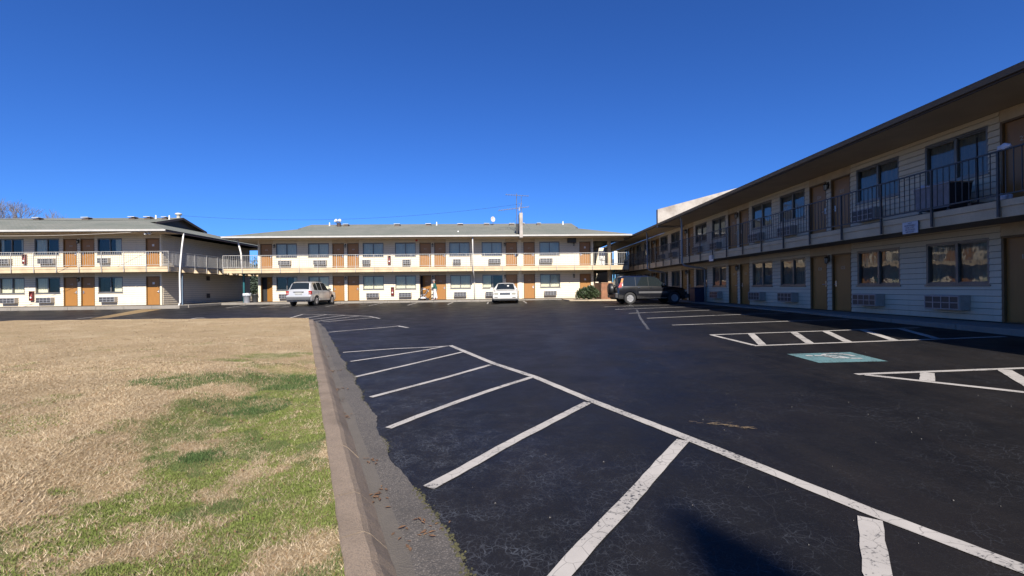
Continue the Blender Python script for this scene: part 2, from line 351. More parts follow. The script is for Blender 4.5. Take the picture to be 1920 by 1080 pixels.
def blades():
    P = []
    for y0, y1, dens in ((1.3, 3.4, 23000), (3.4, 5.2, 15000), (5.2, 8, 6500), (8, 12, 1300), (12, 19, 260)):
        xl = -1.16*y1 - 1.0; xr = kx(y0) - .06
        n = int((xr-xl)*(y1-y0)*dens); x = rng.uniform(xl, xr, n); y = rng.uniform(y0, y1, n)
        k = x < kx(y) - .145 + (fbm(x, y, 5, 3)-.48)*.17
        k &= x > -1.16*y - 1.0
        x, y = x[k], y[k]; P.append(np.stack([x, y, np.full(len(x), {1.3:.75, 3.4:.8, 5.2:1., 8:1.1, 12:1.3}[y0])], 1))
    P = np.concatenate(P); x, y, s = P.T; n = len(x)
    g = green_amount(x, y); isg = rng.random(n) < g*(.28+.72*np.clip((fbm(x, y, 6, 51)-.25)/.4, 0, 1))*np.where(x < -2.6-.12*y, .7, 1.)
    clover = (fbm(x, y, 1.1, 41) > .47) & isg; tuft = np.zeros(n, bool)
    for cx, cy, rx, ry in ((-2.53, 3.7, .17, .13), (-4.2, 6.2, .9, .6), (-3.3, 6.55, .8, .5), (-3.15, 5.3, .5, .35)):
        tuft |= isg & (((x-cx)/rx)**2 + ((y-cy)/ry)**2 < 1.2)
    clover &= ~tuft
    L = np.where(isg, rng.uniform(.014, .032, n), rng.uniform(.015, .046, n)); L = np.where(tuft, L*1.7, L); L = np.where(clover, L*.75, L)
    wd = np.where(clover, rng.uniform(.0045, .0085, n), rng.uniform(.0022, .004, n))*s
    a = rng.uniform(0, 2*np.pi, n); tilt = np.where(isg, rng.uniform(.2, .9, n), rng.uniform(.7, 1.45, n))
    z = lawn_z(x, y) - .004
    d = np.stack([np.cos(a)*np.sin(tilt), np.sin(a)*np.sin(tilt), np.cos(tilt)], 1)
    b = rng.uniform(0, 2*np.pi, n); w = np.stack([np.cos(b), np.sin(b), np.zeros(n)], 1)*wd[:, None]
    p = np.stack([x, y, z], 1); tip = p + d*L[:, None]; tip[:, 2] = np.maximum(tip[:, 2], z+.008)
    V = np.empty((n, 3, 3)); V[:, 0] = p-w; V[:, 1] = p+w; V[:, 2] = tip
    me = bpy.data.meshes.new("grass"); me.vertices.add(n*3); me.vertices.foreach_set("co", V.reshape(-1).astype(np.float32))
    me.loops.add(n*3); me.loops.foreach_set("vertex_index", np.arange(n*3, dtype=np.int32))
    me.polygons.add(n); me.polygons.foreach_set("loop_start", np.arange(0, n*3, 3, dtype=np.int32))
    r = rng.random(n)[:, None]
    tanc = np.array([.25, .185, .108])*(1-r) + np.array([.42, .345, .245])*r
    drk = (rng.random(n) < .12)[:, None]; tanc = np.where(drk, np.array([.20, .12, .06]), tanc)*(.72+.75*fbm(x, y, 1.7, 81)+.25*(fbm(x, y, 8, 83)-.5))[:, None]
    grc = np.array([.055, .08, .028])*(1-r) + np.array([.115, .15, .05])*r
    clc = np.array([.085, .11, .024])*(1-r) + np.array([.155, .185, .055])*r
    tuc = np.array([.03, .058, .02])*(1-r) + np.array([.075, .12, .04])*r
    c = np.where(isg[:, None], grc, tanc); c = np.where(clover[:, None], clc, c); c = np.where(tuft[:, None], tuc, c)
    c = np.concatenate([c, np.ones((n, 1))], 1); c3 = np.repeat(c, 3, 0).astype(np.float32)
    ca = me.color_attributes.new("tint", 'FLOAT_COLOR', 'POINT'); ca.data.foreach_set("color", c3.reshape(-1))
    me.update()
    m = M("grass_blade"); an = m.n("ShaderNodeAttribute", attribute_name="tint"); m.set(Base_Color=an.outputs["Color"], Roughness=.8, Specular_IOR_Level=.15)
    me.materials.append(m.m); return obj("grass", me, None, kind="stuff")
blades()

# kerb in cast lengths, gutter strip beside it
kroot = obj("kerb", None, None, kind="structure")
cuts = [.4, 2.55, 3.05, 3.95, 5.6, 7.3, 9.3, 11.6, 14., 16.4, 18.2]
for a, b in zip(cuts, cuts[1:]):
    mb = MB(); yy = fr(a+.004, b-.004, .09); P = []
    for y in yy:
        j = (random.random()-.5)*.008 + (float(vn(y, 7., 3.1, 4))-.5)*.016; x1 = kx(y)+j; x0 = x1-.13; z = G(x1, y)
        P.append([(x1+.10, y+.045, z-.25), (x1+.095, y+.043, z+.012), (x1+.012, y+.005, z+.118), (x1-.022, y-.01, z+.142), (x0+.01, y-.075, z+.142), (x0, y-.078, z+.13), (x0, y-.078, z-.25)])
    for i, pr in enumerate(P): mb.v += pr
    for i in range(len(P)-1):
        for q in range(6): mb.f.append((i*7+q, i*7+q+1, i*7+q+8, i*7+q+7)); mb.m.append(0)
    mb.f += [tuple(range(7)), tuple(range((len(P)-1)*7, len(P)*7))]; mb.m += [0, 0]
    obj("kerb_segment", recalc(mb.mesh("kerb_segment", KERB)), kroot)
mb = MB(); yy = fr(.4, 18.2, .3)
for y in yy:
    x1 = kx(y); z = G(x1, y); mb.v += [(x1+.08, y, z+.004), (x1+.0, y, z+.108), (x1-.03, y, z+.132), (x1-.125, y-.06, z+.132), (x1-.125, y-.06, z-.2)]
for i in range(len(yy)-1):
    for q in range(4): mb.f.append((i*5+q, i*5+q+1, i*5+q+6, i*5+q+5)); mb.m.append(0)
obj("mortar_joint", recalc(mb.mesh("mortar_joint", plain("dark_joint_dirt", (.06, .045, .03), .95))), kroot)
GE = [(.7, -.05), (2.337, -.25), (2.63, -.36), (3.16, -.60), (3.845, -.98), (5.3, -1.64), (7.24, -2.51), (9.6, -3.61), (12.3, -4.86), (15.1, -6.16), (17.2, -7.2), (18.6, -7.95)]
def gx(y):
    if y < GE[0][0]: return GE[0][1] + (GE[0][0]-y)*.35
    for (ya, xa), (yb, xb) in zip(GE, GE[1:]):
        if ya <= y <= yb: return xa+(xb-xa)*(y-ya)/(yb-ya)
    return GE[-1][1]
mb = MB(); yy = fr(.4, 18.5, .05)
for y in yy:
    j = (float(fbm(y*1.0, 3.1, 2.2, 8))-.5)*.16 + (random.random()-.5)*.012
    xa, xb = kx(y)+.10, gx(y)+j
    wp = .10+.03*float(vn(y, 2., 1.5, 6))
    for t in (0, wp/max(.2, xb-xa), .6, 1): x = xa+(xb-xa)*t; mb.v.append((x, y, G(x, y)+.007 - (0.002 if t == 1 else 0)))
for i in range(len(yy)-1):
    for q in range(3): mb.f.append((i*4+q, i*4+q+1, i*4+q+5, i*4+q+4)); mb.m.append(1 if q == 0 else 0)
mb.build("gutter", [GUTTER, PAN], None, kind="structure")
# soil, moss and leaf litter caught along the seam between gutter and asphalt
MOSS = plain("moss_and_soil", (.055, .052, .022), .95, var=.5, scale=9)
mb = MB()
for k in range(1100):
    y = 1.6 + random.random()**1.6*11; x = gx(y) + (float(fbm(y*1.0, 3.1, 2.2, 8))-.5)*.16 + random.gauss(0, .018); z = G(x, y)+.006; r = random.uniform(.004, .012)*(1.2 if y < 4 else .8)
    if float(vn(y, 0.5, 1.4, 3)) < .35: continue
    pts = [(x+math.cos(t)*r*random.uniform(.5, 1.2), y+math.sin(t)*r*random.uniform(.8, 1.8), z) for t in (0, 1.25, 2.5, 3.75, 5.)]
    mb.add(pts+[(x, y, z+r*.6)], [(i, (i+1) % 5, 5) for i in range(5)])
mb.build("seam_moss", MOSS, None, kind="stuff")
LEAF = plain("dry_brown_leaf", (.13, .07, .035), .85, var=.4, scale=30)
mb = MB()
for cx, cy, n, sp in ((-3.25, 8.0, 40, .10), (-2.55, 6.6, 18, .07), (-2.35, 6.0, 26, .08), (-1.95, 5.25, 16, .07), (-1.0, 3.2, 22, .07), (-.55, 2.75, 22, .06), (-1.2, 3.9, 10, .05), (-3.9, 9.6, 16, .12), (-4.6, 11., 20, .15)):
    for k in range(n):
        x = cx + random.gauss(0, sp); y = cy + random.gauss(0, sp); z = G(x, y)+.012+random.random()*.012; r = random.uniform(.012, .03); a = random.random()*6.28
        dx, dy = math.cos(a)*r, math.sin(a)*r; h = random.uniform(0, .012)
        mb.add([(x-dx, y-dy, z), (x-dy*.4, y+dx*.4, z+h), (x+dx, y+dy, z+h*.4), (x+dy*.4, y-dx*.4, z+h*.7)], [(0, 1, 2, 3)])
for k in range(46):                                                  # straw scattered on the lot
    x = 2.1+random.gauss(0, .11); y = 4.47 - (x-2.1)*.55 + random.gauss(0, .03); a = -.5+random.gauss(0, .35); r = random.uniform(.015, .05); z = G(x, y)+.008
    mb.add([(x-math.cos(a)*r, y-math.sin(a)*r, z), (x+math.cos(a)*r, y+math.sin(a)*r, z+.004), (x+math.cos(a)*r, y+math.sin(a)*r+.004, z+.004), (x-math.cos(a)*r, y-math.sin(a)*r+.004, z)], [(0, 1, 2, 3)], 1)
for k in range(110):                                                 # grit
    y = random.uniform(2.3, 13); x = random.uniform(gx(y)+.1, min(9, y*1.1)); r = random.uniform(.003, .008); z = G(x, y)+.003
    mb.add([(x-r, y-r, z), (x+r, y-r*.5, z), (x+r*.3, y+r, z), (x, y, z+r)], [(0, 1, 3), (1, 2, 3), (2, 0, 3)], 2)
for k in range(150):                                                 # leaves and cones on the lawn
    y = 2.2+random.random()**.8*16; x = random.uniform(-1.1*y, kx(y)-.3); r = random.uniform(.008, .018)*(1+y*.06); z = float(lawn_z(x, y))+.012; a = random.random()*6.28
    dx, dy = math.cos(a)*r, math.sin(a)*r
    mb.add([(x-dx, y-dy, z), (x-dy*.5, y+dx*.5, z+r*.8), (x+dx, y+dy, z), (x+dy*.5, y-dx*.5, z+r*.5)], [(0, 1, 2, 3)])
mb.build("leaf_litter", [LEAF, plain("straw", (.24, .17, .09), .9), plain("grit_stone", (.08, .075, .07), .9)], None, kind="stuff")

# ------------------------------------------------------------------ painted markings
def strip(pts, w, name="parking_line", mat=None, lift=.005, rag=.004):
    mb = MB(); P = []
    for (xa, ya), (xb, yb) in zip(pts, pts[1:]):
        L = math.hypot(xb-xa, yb-ya); n = max(2, int(L/.12))
        for i in range(n): P.append((xa+(xb-xa)*i/n, ya+(yb-ya)*i/n))
    P.append(pts[-1])
    for i, p in enumerate(P):
        q0, q1 = P[max(0, i-1)], P[min(len(P)-1, i+1)]; dx, dy = q1[0]-q0[0], q1[1]-q0[1]; l = math.hypot(dx, dy)
        nx, ny = -dy/l*w/2, dx/l*w/2
        for s in (-1, 1):
            j = 1+random.uniform(-1, 1)*rag/w*2
            x, y = p[0]+nx*s*j, p[1]+ny*s*j; mb.v.append((x, y, G(x, y)+lift))
    for i in range(len(P)-1): mb.f.append((2*i, 2*i+1, 2*i+3, 2*i+2)[::-1]); mb.m.append(0)
    return mb.build(name, mat or PAINT, None, kind="structure")
strip([(-1.52, 11.1), (-.36, 8.42), (.34, 7.09), (.962, 5.576), (1.596, 4.176), (2.182, 2.797), (2.485, 2.2), (3.1, .9), (4.0, -1.0)], .11)
for pts, w in (([(-3.826, 10.274), (-2.786, 10.763), (-1.563, 11.02)], .085), ([(-3.232, 9.071), (-2.715, 9.614), (-2.08, 10.379), (-1.62, 11.0)], .085),
               ([(-2.62, 7.569), (-2.162, 8.335), (-1.709, 9.046), (-1.1, 9.97)], .09), ([(-1.941, 6.207), (-1.578, 6.673), (-1.049, 7.356), (-.41, 8.28)], .095),
               ([(-1.326, 4.823), (-1.069, 5.25), (-.698, 5.80), (-.243, 6.43), (.29, 7.08)], .10), ([(-.635, 3.368), (-.404, 3.69), (-.041, 4.235), (.441, 4.891), (.90, 5.51)], .105),
               ([(-.3, 1.45), (.226, 2.309), (.403, 2.562), (.665, 2.915), (1.023, 3.417), (1.361, 3.899), (1.53, 4.13)], .11), ([(1.3, 1.2), (1.758, 2.215), (1.907, 2.425), (2.12, 2.72)], .115)):
    strip(pts, w)
# stalls and hatched bays in front of the right wing
for y0, y1 in ((23.72, 23.79), (21.3, 21.6), (18.75, 18.95), (16.22, 16.33), (13.68, 13.5)):
    strip([(4.79, y0), (8.25, y1), (9.9, y1+(y1-y0)*.4)], .10)
def hatch(lines, w=.10):
    for p in lines: strip(p, w)
hatch([[(4.83, 11.17), (9.8, 10.98)], [(4.86, 11.1), (4.93, 9.32)], [(4.90, 9.25), (9.9, 9.16)]])
for a, b in (((5.79, 11.07), (5.10, 9.31)), ((6.80, 11.03), (6.06, 9.30)), ((7.55, 11.0), (6.82, 9.28)), ((8.42, 10.97), (7.75, 9.27)), ((9.3, 10.93), (8.6, 9.25))): strip([a, b], .15, lift=.0065)
hatch([[(4.83, 6.42), (9.8, 6.36)], [(4.92, 6.37), (6.9, 3.9)]])
for a, b in (((5.76, 6.34), (5.36, 5.90)), ((6.82, 6.33), (5.98, 5.14)), ((7.8, 6.3), (6.4, 4.6))): strip([a, b], .15, lift=.0065)
strip([(5.65, 20.7), (4.6, 16.4), (3.82, 12.8)], .08, mat=paint_mat("faded_old_paint", (.10, .10, .105, 1), .5), rag=.012)
# blue accessible-stall panel with the white wheelchair figure
mb = MB(); c4 = [(4.90, 7.30), (5.93, 7.215), (6.01, 8.125), (4.915, 8.18)]
def bl(u, v):
    a, b, c, d = c4; return tuple((a[i]*(1-u)+b[i]*u)*(1-v) + (d[i]*(1-u)+c[i]*u)*v for i in (0, 1))
for i in range(6):
    for j in range(6):
        q = [bl((i+a)/6, (j+b)/6) for a, b in ((0, 0), (1, 0), (1, 1), (0, 1))]
        mb.quad(*[(x, y, G(x, y)+.006) for x, y in q])
mb.build("accessible_panel_paint", PAINTB, None, kind="structure")
mb = MB()
def psym(pts, w):
    for (a, b), (c, d) in zip(pts, pts[1:]):
        p, q = bl(a, b), bl(c, d); dx, dy = q[0]-p[0], q[1]-p[1]; l = math.hypot(dx, dy); nx, ny = -dy/l*w/2, dx/l*w/2
        mb.quad(*[(x, y, G(x, y)+.0105) for x, y in ((p[0]-nx, p[1]-ny), (p[0]+nx, p[1]+ny), (q[0]+nx, q[1]+ny), (q[0]-nx, q[1]-ny))][::-1])
# figure faces the stall: head towards the drive lane (low u)
psym([(.30+.0, .72), (.42, .66), (.60, .60), (.64, .34), (.80, .30)], .085); psym([(.44, .64), (.46, .38)], .075)
psym([(.62+.20*math.cos(t), .62+.24*math.sin(t)) for t in [x*.35 for x in range(-1, 14)]], .075)
cx, cy = .22, .72; ring = [bl(cx+.055*math.cos(t*.628), cy+.065*math.sin(t*.628)) for t in range(10)]
mb.quad(*[(x, y, G(x, y)+.0105) for x, y in ring])
mb.build("wheelchair_symbol_paint", paint_mat("worn_white_symbol_paint", (.36, .37, .36, 1), .66), None, kind="structure")
# left island, lone stall line, far stalls, yellow kerbside hatch
strip([(-10.0, 20.0), (-10.71, 23.33), (-9.5, 22.93), (-8.05, 22.2), (-6.7, 21.35), (-5.8, 19.95)], .11)
for a, b in (((-9.42, 20.1), (-9.28, 22.8)), ((-8.77, 19.6), (-8.15, 22.2)), ((-8.13, 18.8), (-7.28, 21.7)), ((-7.69, 18.5), (-6.2, 20.6))): strip([a, b], .09)
strip([(-5.87, 14.59), (-4.6, 15.8), (-4.1, 16.35)], .09); strip([(-4.15, 16.45), (-3.62, 15.75)], .13)
for a, b in (((-12.6, 30.8), (-12.9, 35.0)), ((-9.9, 31.4), (-10.0, 35.2)), ((-7.2, 31.4), (-7.35, 35.2)), ((-4.5, 31.6), (-4.57, 35.3)), ((-1.74, 31.8), (-1.83, 35.3)), ((.98, 30.8), (.85, 34.6)), ((-15.5, 30.6), (-15.9, 34.8)), ((-16.9, 30.6), (-17.2, 34.7)), ((-19.2, 30.6), (-20.0, 34.2))): strip([a, b], .10)
strip([(-16.9, 30.6), (-15.5, 30.6)], .10); strip([(-19.2, 30.6), (-17.9, 30.9)], .10)
mb = MB(); q4 = [(-20.3, 21.9), (-19.65, 22.1), (-22.9, 29.8), (-24.5, 30.15)]
for i in range(12):
    f = lambda t, s: tuple((q4[0][k]*(1-t)+q4[3][k]*t)*(1-s) + (q4[1][k]*(1-t)+q4[2][k]*t)*s for k in (0, 1))
    mb.quad(*[(x, y, G(x, y)+.005) for x, y in (f(i/12, 0), f(i/12, 1), f((i+1)/12, 1), f((i+1)/12, 0))])
mb.build("yellow_hatch_paint", PAINTY, None, kind="structure")
strip([(-20.9, 21.9), (-21.15, 23.0)], .12); strip([(-19.1, 19.9), (-19.0, 21.3)], .12); strip([(-14.55, 20.1), (-14.95, 21.7), (-14.5, 21.5)], .11)

# ------------------------------------------------------------------ motel wings
ZB, HD, WB, WT, F1, F2, RT = .07, 2.07, .95, 2.09, 2.33, 2.68, 3.69
Z2 = 2.70; SOF, EAV = 4.99, 5.13; B = 11.6; OV = 1.72; SL = .257
CH = .15
def pieces(s0, s1, z0, z1, opens, anchor=0.):
    """clapboard courses between openings: (course k, s0, s1, za, zb)"""
    out = []; k = 0; z = z0
    while z < z1-.02:
        zt = min(z+CH, z1); cur = [(s0, s1, z, zt)]
        for (a, b, c, d) in opens:
            nx = []
            for (p, q, u, v) in cur:
                if b <= p or a >= q or d <= u+.004 or c >= v-.004: nx.append((p, q, u, v)); continue
                if a > p: nx.append((p, a, u, v))
                if b < q: nx.append((b, q, u, v))
                m0, m1 = max(a, p), min(b, q)
                if c > u+.004: nx.append((m0, m1, u, c))
                if d < v-.004: nx.append((m0, m1, d, v))
            cur = nx
        out += [c for c in cur if c[1]-c[0] > .02]; z = zt
    return out
def clap(mb, p, q, u, v, ax='x', c=0., sgn=-1):
    """one bevelled clapboard: thick at its foot"""
    t0, t1, bk = .027, .006, -.02
    o = lambda s, d, z: (s, c+sgn*d, z) if ax == 'x' else (c+sgn*d, s, z)
    g = .010 if v-u > .1 else .004
    vs = [o(p, t0, u+g), o(q, t0, u+g), o(q, t1, v), o(p, t1, v), o(p, bk, u+g), o(q, bk, u+g), o(q, bk, v), o(p, bk, v)]
    mb.add(vs, [(0, 1, 2, 3), (4, 7, 6, 5), (0, 4, 5, 1), (3, 2, 6, 7), (0, 3, 7, 4), (1, 5, 6, 2)])
def wavy(x0, x1, y, z0, z1, seed):
    """a gathered drape"""
    r = random.Random(seed); mb = MB(); n = max(6, int((x1-x0)/.022)); ph = r.random()*6
    P = []
    for i in range(n+1):
        x = x0+(x1-x0)*i/n; d = .022*math.sin(x*52+ph+.6*math.sin(x*9))+.008*math.sin(x*131)
        P.append((x, y+d)); mb.v += [(x, y+d, z0+.01*math.sin(x*52+ph)), (x, y+d*.7, z1)]
    mb.f = [(2*i, 2*i+2, 2*i+3, 2*i+1) for i in range(n)]; mb.m = [0]*n
    return mb
CACHE = {}
def cached(key, fn):
    if key not in CACHE: CACHE[key] = fn()
    return CACHE[key]
def win_frame(w, h, grey=True):
    mb = MB(); t = .05
    mb.box(-w/2, -w/2+t, -.012, .10, 0, h); mb.box(w/2-t, w/2, -.012, .10, 0, h)
    mb.box(-w/2+t, w/2-t, -.012, .10, 0, t); mb.box(-w/2+t, w/2-t, -.012, .10, h-t, h)
    mb.box(-.032, .032, .015, .085, t, h-t)
    mb.box(-w/2+t, -.032, .03, .07, t, t+.03); mb.box(-w/2+t, -.032, .03, .07, h-t-.03, h-t); mb.box(.032, w/2-t, .045, .085, t, t+.03); mb.box(.032, w/2-t, .045, .085, h-t-.03, h-t)
    mb.box(-w/2+.01, w/2-.01, .101, .385, -.02, .02); mb.box(-w/2+.01, w/2-.01, .101, .385, h-.02, h+.02)
    mb.box(-w/2-.02, -w/2+.02, .101, .385, 0, h); mb.box(w/2-.02, w/2+.02, .101, .385, 0, h)
    mb.box(-w/2-.03, w/2+.03, -.045, .0, -.035, -.002)
    return mb.mesh("window", ALU)
def add_window(root, s, z, w, h, curt, seed, mat=CURT):
    f = obj("window", cached(("win", w, h), lambda: win_frame(w, h)), root, (s, 0, z))
    for side, (a, b, y) in enumerate(((-w/2+.05, -.032, .05), (.032, w/2-.05, .065))):
        me = cached(("pane", w, h, side), lambda: (lambda m: (m.quad((a, y, .05), (b, y, .05), (b, y, h-.05), (a, y, h-.05)), m.mesh("pane", PANE))[1])(MB()))
        obj("pane", me, f)
    for (a, b) in curt:
        obj("curtain", wavy(-w/2+.04+a*(w-.08), -w/2+.04+b*(w-.08), .135, .03, h-.03, seed).mesh("curtain", mat, True), f)
    return f
def door_mesh(w, h):
    mb = MB(); mb.box(-w/2+.055, w/2-.055, .05, .095, .02, h-.05)
    return bevel(mb.mesh("door", DOOR), .004, 1)
def door_frame_mesh(w, h, deep=False):
    mb = MB()
    mb.box(-w/2, -w/2+.05, -.014, .13, 0, h); mb.box(w/2-.05, w/2, -.014, .13, 0, h); mb.box(-w/2+.05, w/2-.05, -.014, .13, h-.05, h)
    mb.box(-w/2+.05, w/2-.05, .0, .12, 0, .018)
    mb.box(-w/2-.02, w/2+.02, .385 if deep else .131, .39, 0, h+.02, 1)
    if deep: mb.box(-w/2-.03, -w/2-.005, .131, .384, 0, h+.02, 1); mb.box(w/2+.005, w/2+.03, .131, .384, 0, h+.02, 1); mb.box(-w/2, w/2, .131, .384, h+.001, h+.02, 1)
    return mb.mesh("door_frame", [plain("door_frame_paint", (.13, .075, .03), .5) if "dfp" not in CACHE else CACHE["dfp"], DARK])
def handle_mesh(sd):
    mb = MB(); mb.box(-.035, .035, -.012, .0, -.10, .10); mb.tube([(0, -.012, -.02), (0, -.06, -.02), (-sd*.02, -.065, -.02), (-sd*.12, -.06, -.02)], .011, 8)
    mb.lathe([(.022, -.02), (.022, 0)], 12, 'Y', (0, 0, .055)); return mb.mesh("handle", [STEEL])
def text_obj(txt, size, mat, parent, loc, rot, depth=.002, name="room_number"):
    c = bpy.data.curves.new(name, 'FONT'); c.body = txt; c.size = size; c.align_x = 'CENTER'; c.align_y = 'CENTER'; c.extrude = depth; c.resolution_u = 2
    c.materials.append(mat); o = bpy.data.objects.new("tmp_text", c); COL.objects.link(o); dg = bpy.context.evaluated_depsgraph_get(); me = bpy.data.meshes.new_from_object(o.evaluated_get(dg)); me.name = name
    if not me.materials: me.materials.append(mat)
    bpy.data.objects.remove(o); bpy.data.curves.remove(c); return obj(name, me, parent, loc, rot)
NUMM = plain("pale_number_plastic", (.42, .36, .30), .5)
def add_door(root, s, z, hinge, num=None, ajar=0., w=.94, h=2.0):
    """hinge: -1 hinge at left jamb (handle right) ..."""
    fr_ = obj("door", cached(("door", w, h), lambda: door_mesh(w, h)), root, (s, 0, z))
    obj("door_frame", cached(("df", w, h, bool(ajar)), lambda: door_frame_mesh(w, h, bool(ajar))), fr_ if not ajar else root, (0, 0, 0) if not ajar else (s, 0, z))
    if ajar:
        hx = hinge*(w/2-.055); fr_.location = (s+hx-math.cos(ajar)*hx, .1 + math.sin(abs(ajar))*abs(hx), z); fr_.rotation_euler = (0, 0, -hinge*ajar)
        fr_.location = (s + hx*(1-math.cos(ajar)), .08 + abs(hx)*math.sin(ajar), z)
    obj("handle", cached(("hd", hinge), lambda: handle_mesh(-hinge)), fr_, (-hinge*(w/2-.13), .05, .95))
    if num == "plate":
        m = MB(); m.box(-.07, .07, .040, .05, 1.45, 1.60); m.build("door_sign", WHITE, fr_)
    elif num: text_obj(num, .15, NUMM, fr_, (0, .046, 1.50), (R(90), 0, 0))
    return fr_
def ac_mesh(w, h):
    mb = MB(); d = .30
    mb.box(-w/2, w/2, -d, -.023, 0, h)
    return bevel(mb.mesh("air_conditioner", ACM), .012, 2)
def ac_grille(w, h):
    mb = MB(); d = .30; y = -d
    mb.box(-w/2+.025, w/2-.025, y-.004, y+.002, .03, h-.03, 1)
    nx = max(3, round(w/.24)); t = .022
    for i in range(nx+1): x = -w/2+.025+(w-.05)*i/nx; mb.box(x-t/2, x+t/2, y-.014, y-.003, .02, h-.02)
    for j in range(3): z = .03+(h-.06)*j/2; mb.box(-w/2+.014, w/2-.014, y-.017, y-.004, z-t/2, z+t/2)
    for j in range(1, 14):
        z = .03+(h-.06)*j/14
        if j != 7: mb.box(-w/2+.03, w/2-.03, y-.009, y-.0035, z-.004, z+.004, 2)
    return mb.mesh("grille", [ACG, BLACKM, plain("dark_fin_metal", (.10, .10, .11), .5)])
def add_ac(root, s, z, w, h):
    a = obj("air_conditioner", cached(("ac", w, h), lambda: ac_mesh(w, h)), root, (s, 0, z))
    obj("grille", cached(("acg", w, h), lambda: ac_grille(w, h)), a); return a
def lamp_mesh():
    mb = MB(); mb.box(-.05, .05, -.035, -.023, -.02, .22); mb.tube([(0, -.03, .17), (0, -.09, .20), (0, -.12, .15)], .012, 6)
    mb.lathe([(.02, .17), (.085, .12), (.08, .10)], 8, 'Z', (0, -.12, 0)); mb.lathe([(.055, -.06), (.05, -.075), (.01, -.09)], 8, 'Z', (0, -.12, 0))
    for k in range(6): a = k*1.047; mb.bar((.066*math.cos(a), -.12+.066*math.sin(a), .11), (.05*math.cos(a), -.12+.05*math.sin(a), -.065), .01)
    return mb.mesh("wall_lamp", BLACKM)
def add_lamp(root, s, z):
    l = obj("wall_lamp", cached("lamp", lamp_mesh), root, (s, 0, z))
    obj("lamp_glass", cached("lampg", lambda: (lambda m: (m.lathe([(.044, -.06), (.06, .10)], 8, 'Z', (0, -.12, 0)), m.mesh("lamp_glass", plain("frosted_lamp_glass", (.35, .34, .3), .3)))[1])(MB())), l)

def roof(root, sl, sr, gl=None, gr=None, mats=None, gutter=WHITE, gsm=.035):
    """hip roof with small gables (gl / gr: where the gable stands, None for a straight end)"""
    y0, y1, ym = -OV, B+OV, B/2; zr = EAV+SL*(ym+OV); mb = MB(); dg = MB(); tr = MB()
    def end(se, sg, d):
        if sg is None: return [(se, y0, EAV)], [(se, ym, zr)], [(se, y1, EAV)]
        zg = EAV+.27*abs(se-sg); yg = y0+(zg-EAV)/SL; yb = y1-(zg-EAV)/SL
        mb.quad(*([(se, y0, EAV), (se, y1, EAV), (sg, yb, zg), (sg, yg, zg)][::d]))
        so = sg+d*.35; za = zg+.35*.12; ya = yg+.35*.12/SL
        mb.quad(*([(sg, yg, zg), (so, ya, za), (so, ym, zr), (sg, ym, zr)][::d])); mb.quad(*([(sg, ym, zr), (so, ym, zr), (so, y1-ya+y0, za), (sg, yb, zg)][::d]))
        dg.add([(sg-d*.02, yg+.05, zg), (sg-d*.02, yb-.05, zg), (sg-d*.02, ym, zr-.02)], [(0, 1, 2)])
        for k in range(1, 9):
            t = k/9; dg.bar((sg+d*.01, yg+(ym-yg)*t+.1, zg+(zr-zg)*t-.05), (sg+d*.01, yb+(ym-yb)*t-.1, zg+(zr-zg)*t-.05), .02, .10)
        tr.bar((so, ya, za-.09), (so, ym, zr-.09), .03, .16); tr.bar((so, y1-ya+y0, za-.09), (so, ym, zr-.09), .03, .16)
        return [(se, y0, EAV), (sg, yg, zg)], [(sg, ym, zr)], [(sg, yb, zg), (se, y1, EAV)]
    fl, rl, bl_ = end(sl, gl, -1); frr, rr, br = end(sr, gr, 1)
    mb.quad(*(fl[:1] + frr + rr + rl + fl[1:][::-1])); mb.quad(*(br[-1:] + bl_[::-1][:1] + bl_[::-1][1:] + rl + rr + br[:-1][::-1]))
    r_ = mb.build("roof", ROOF, root)
    tr.mesh; 
    if dg.v: dg.build("gable_louver", BROWN, r_); tr.build("barge_board", BROWN, r_)
    m = MB()
    m.box(sl+.06, sr-.06, y0+.06, -.025, SOF, SOF+.03); m.box(sl+.06, sr-.06, B+.03, y1-.06, SOF, SOF+.03)
    if gl is not None or sl < -.2: m.box(sl+.06, -.06, -.024, B+.029, SOF, SOF+.03)
    m.build("soffit", SOFFIT, root)
    m = MB(); m.box(sl, sr, y0+.02, y0+.05, SOF-.02, EAV-.015); m.box(sl, sr, y1-.05, y1-.02, SOF-.02, EAV-.015)
    m.box(sl+.02, sl+.05, y0+.055, y1-.055, SOF-.02, EAV-.015); m.box(sr-.05, sr-.02, y0+.055, y1-.055, SOF-.02, EAV-.015)
    m.build("eave_board", BROWN, root)
    m = MB()                                                             # gutter: open K profile
    for (a, b, ax) in ((sl-.02, sr+.02, 0),):
        pr = [(y0+.018, EAV-.01), (y0+.018, EAV-.12), (y0-.05, EAV-.12), (y0-.075, EAV-.06), (y0-.10, EAV-.005), (y0-.085, EAV-.005), (y0-.06, EAV-.055), (y0-.04, EAV-.105), (y0+.01, EAV-.105), (y0+.01, EAV-.01)]
        n = len(pr); m.v += [(a, p, q) for p, q in pr] + [(b, p, q) for p, q in pr]
        m.f += [(i, (i+1) % n, n+(i+1) % n, n+i) for i in range(n)] + [tuple(range(n)), tuple(range(n, 2*n))]; m.m += [0]*(n+2)
    obj("gutter", recalc(m.mesh("gutter", gutter)), root)
    return r_, zr
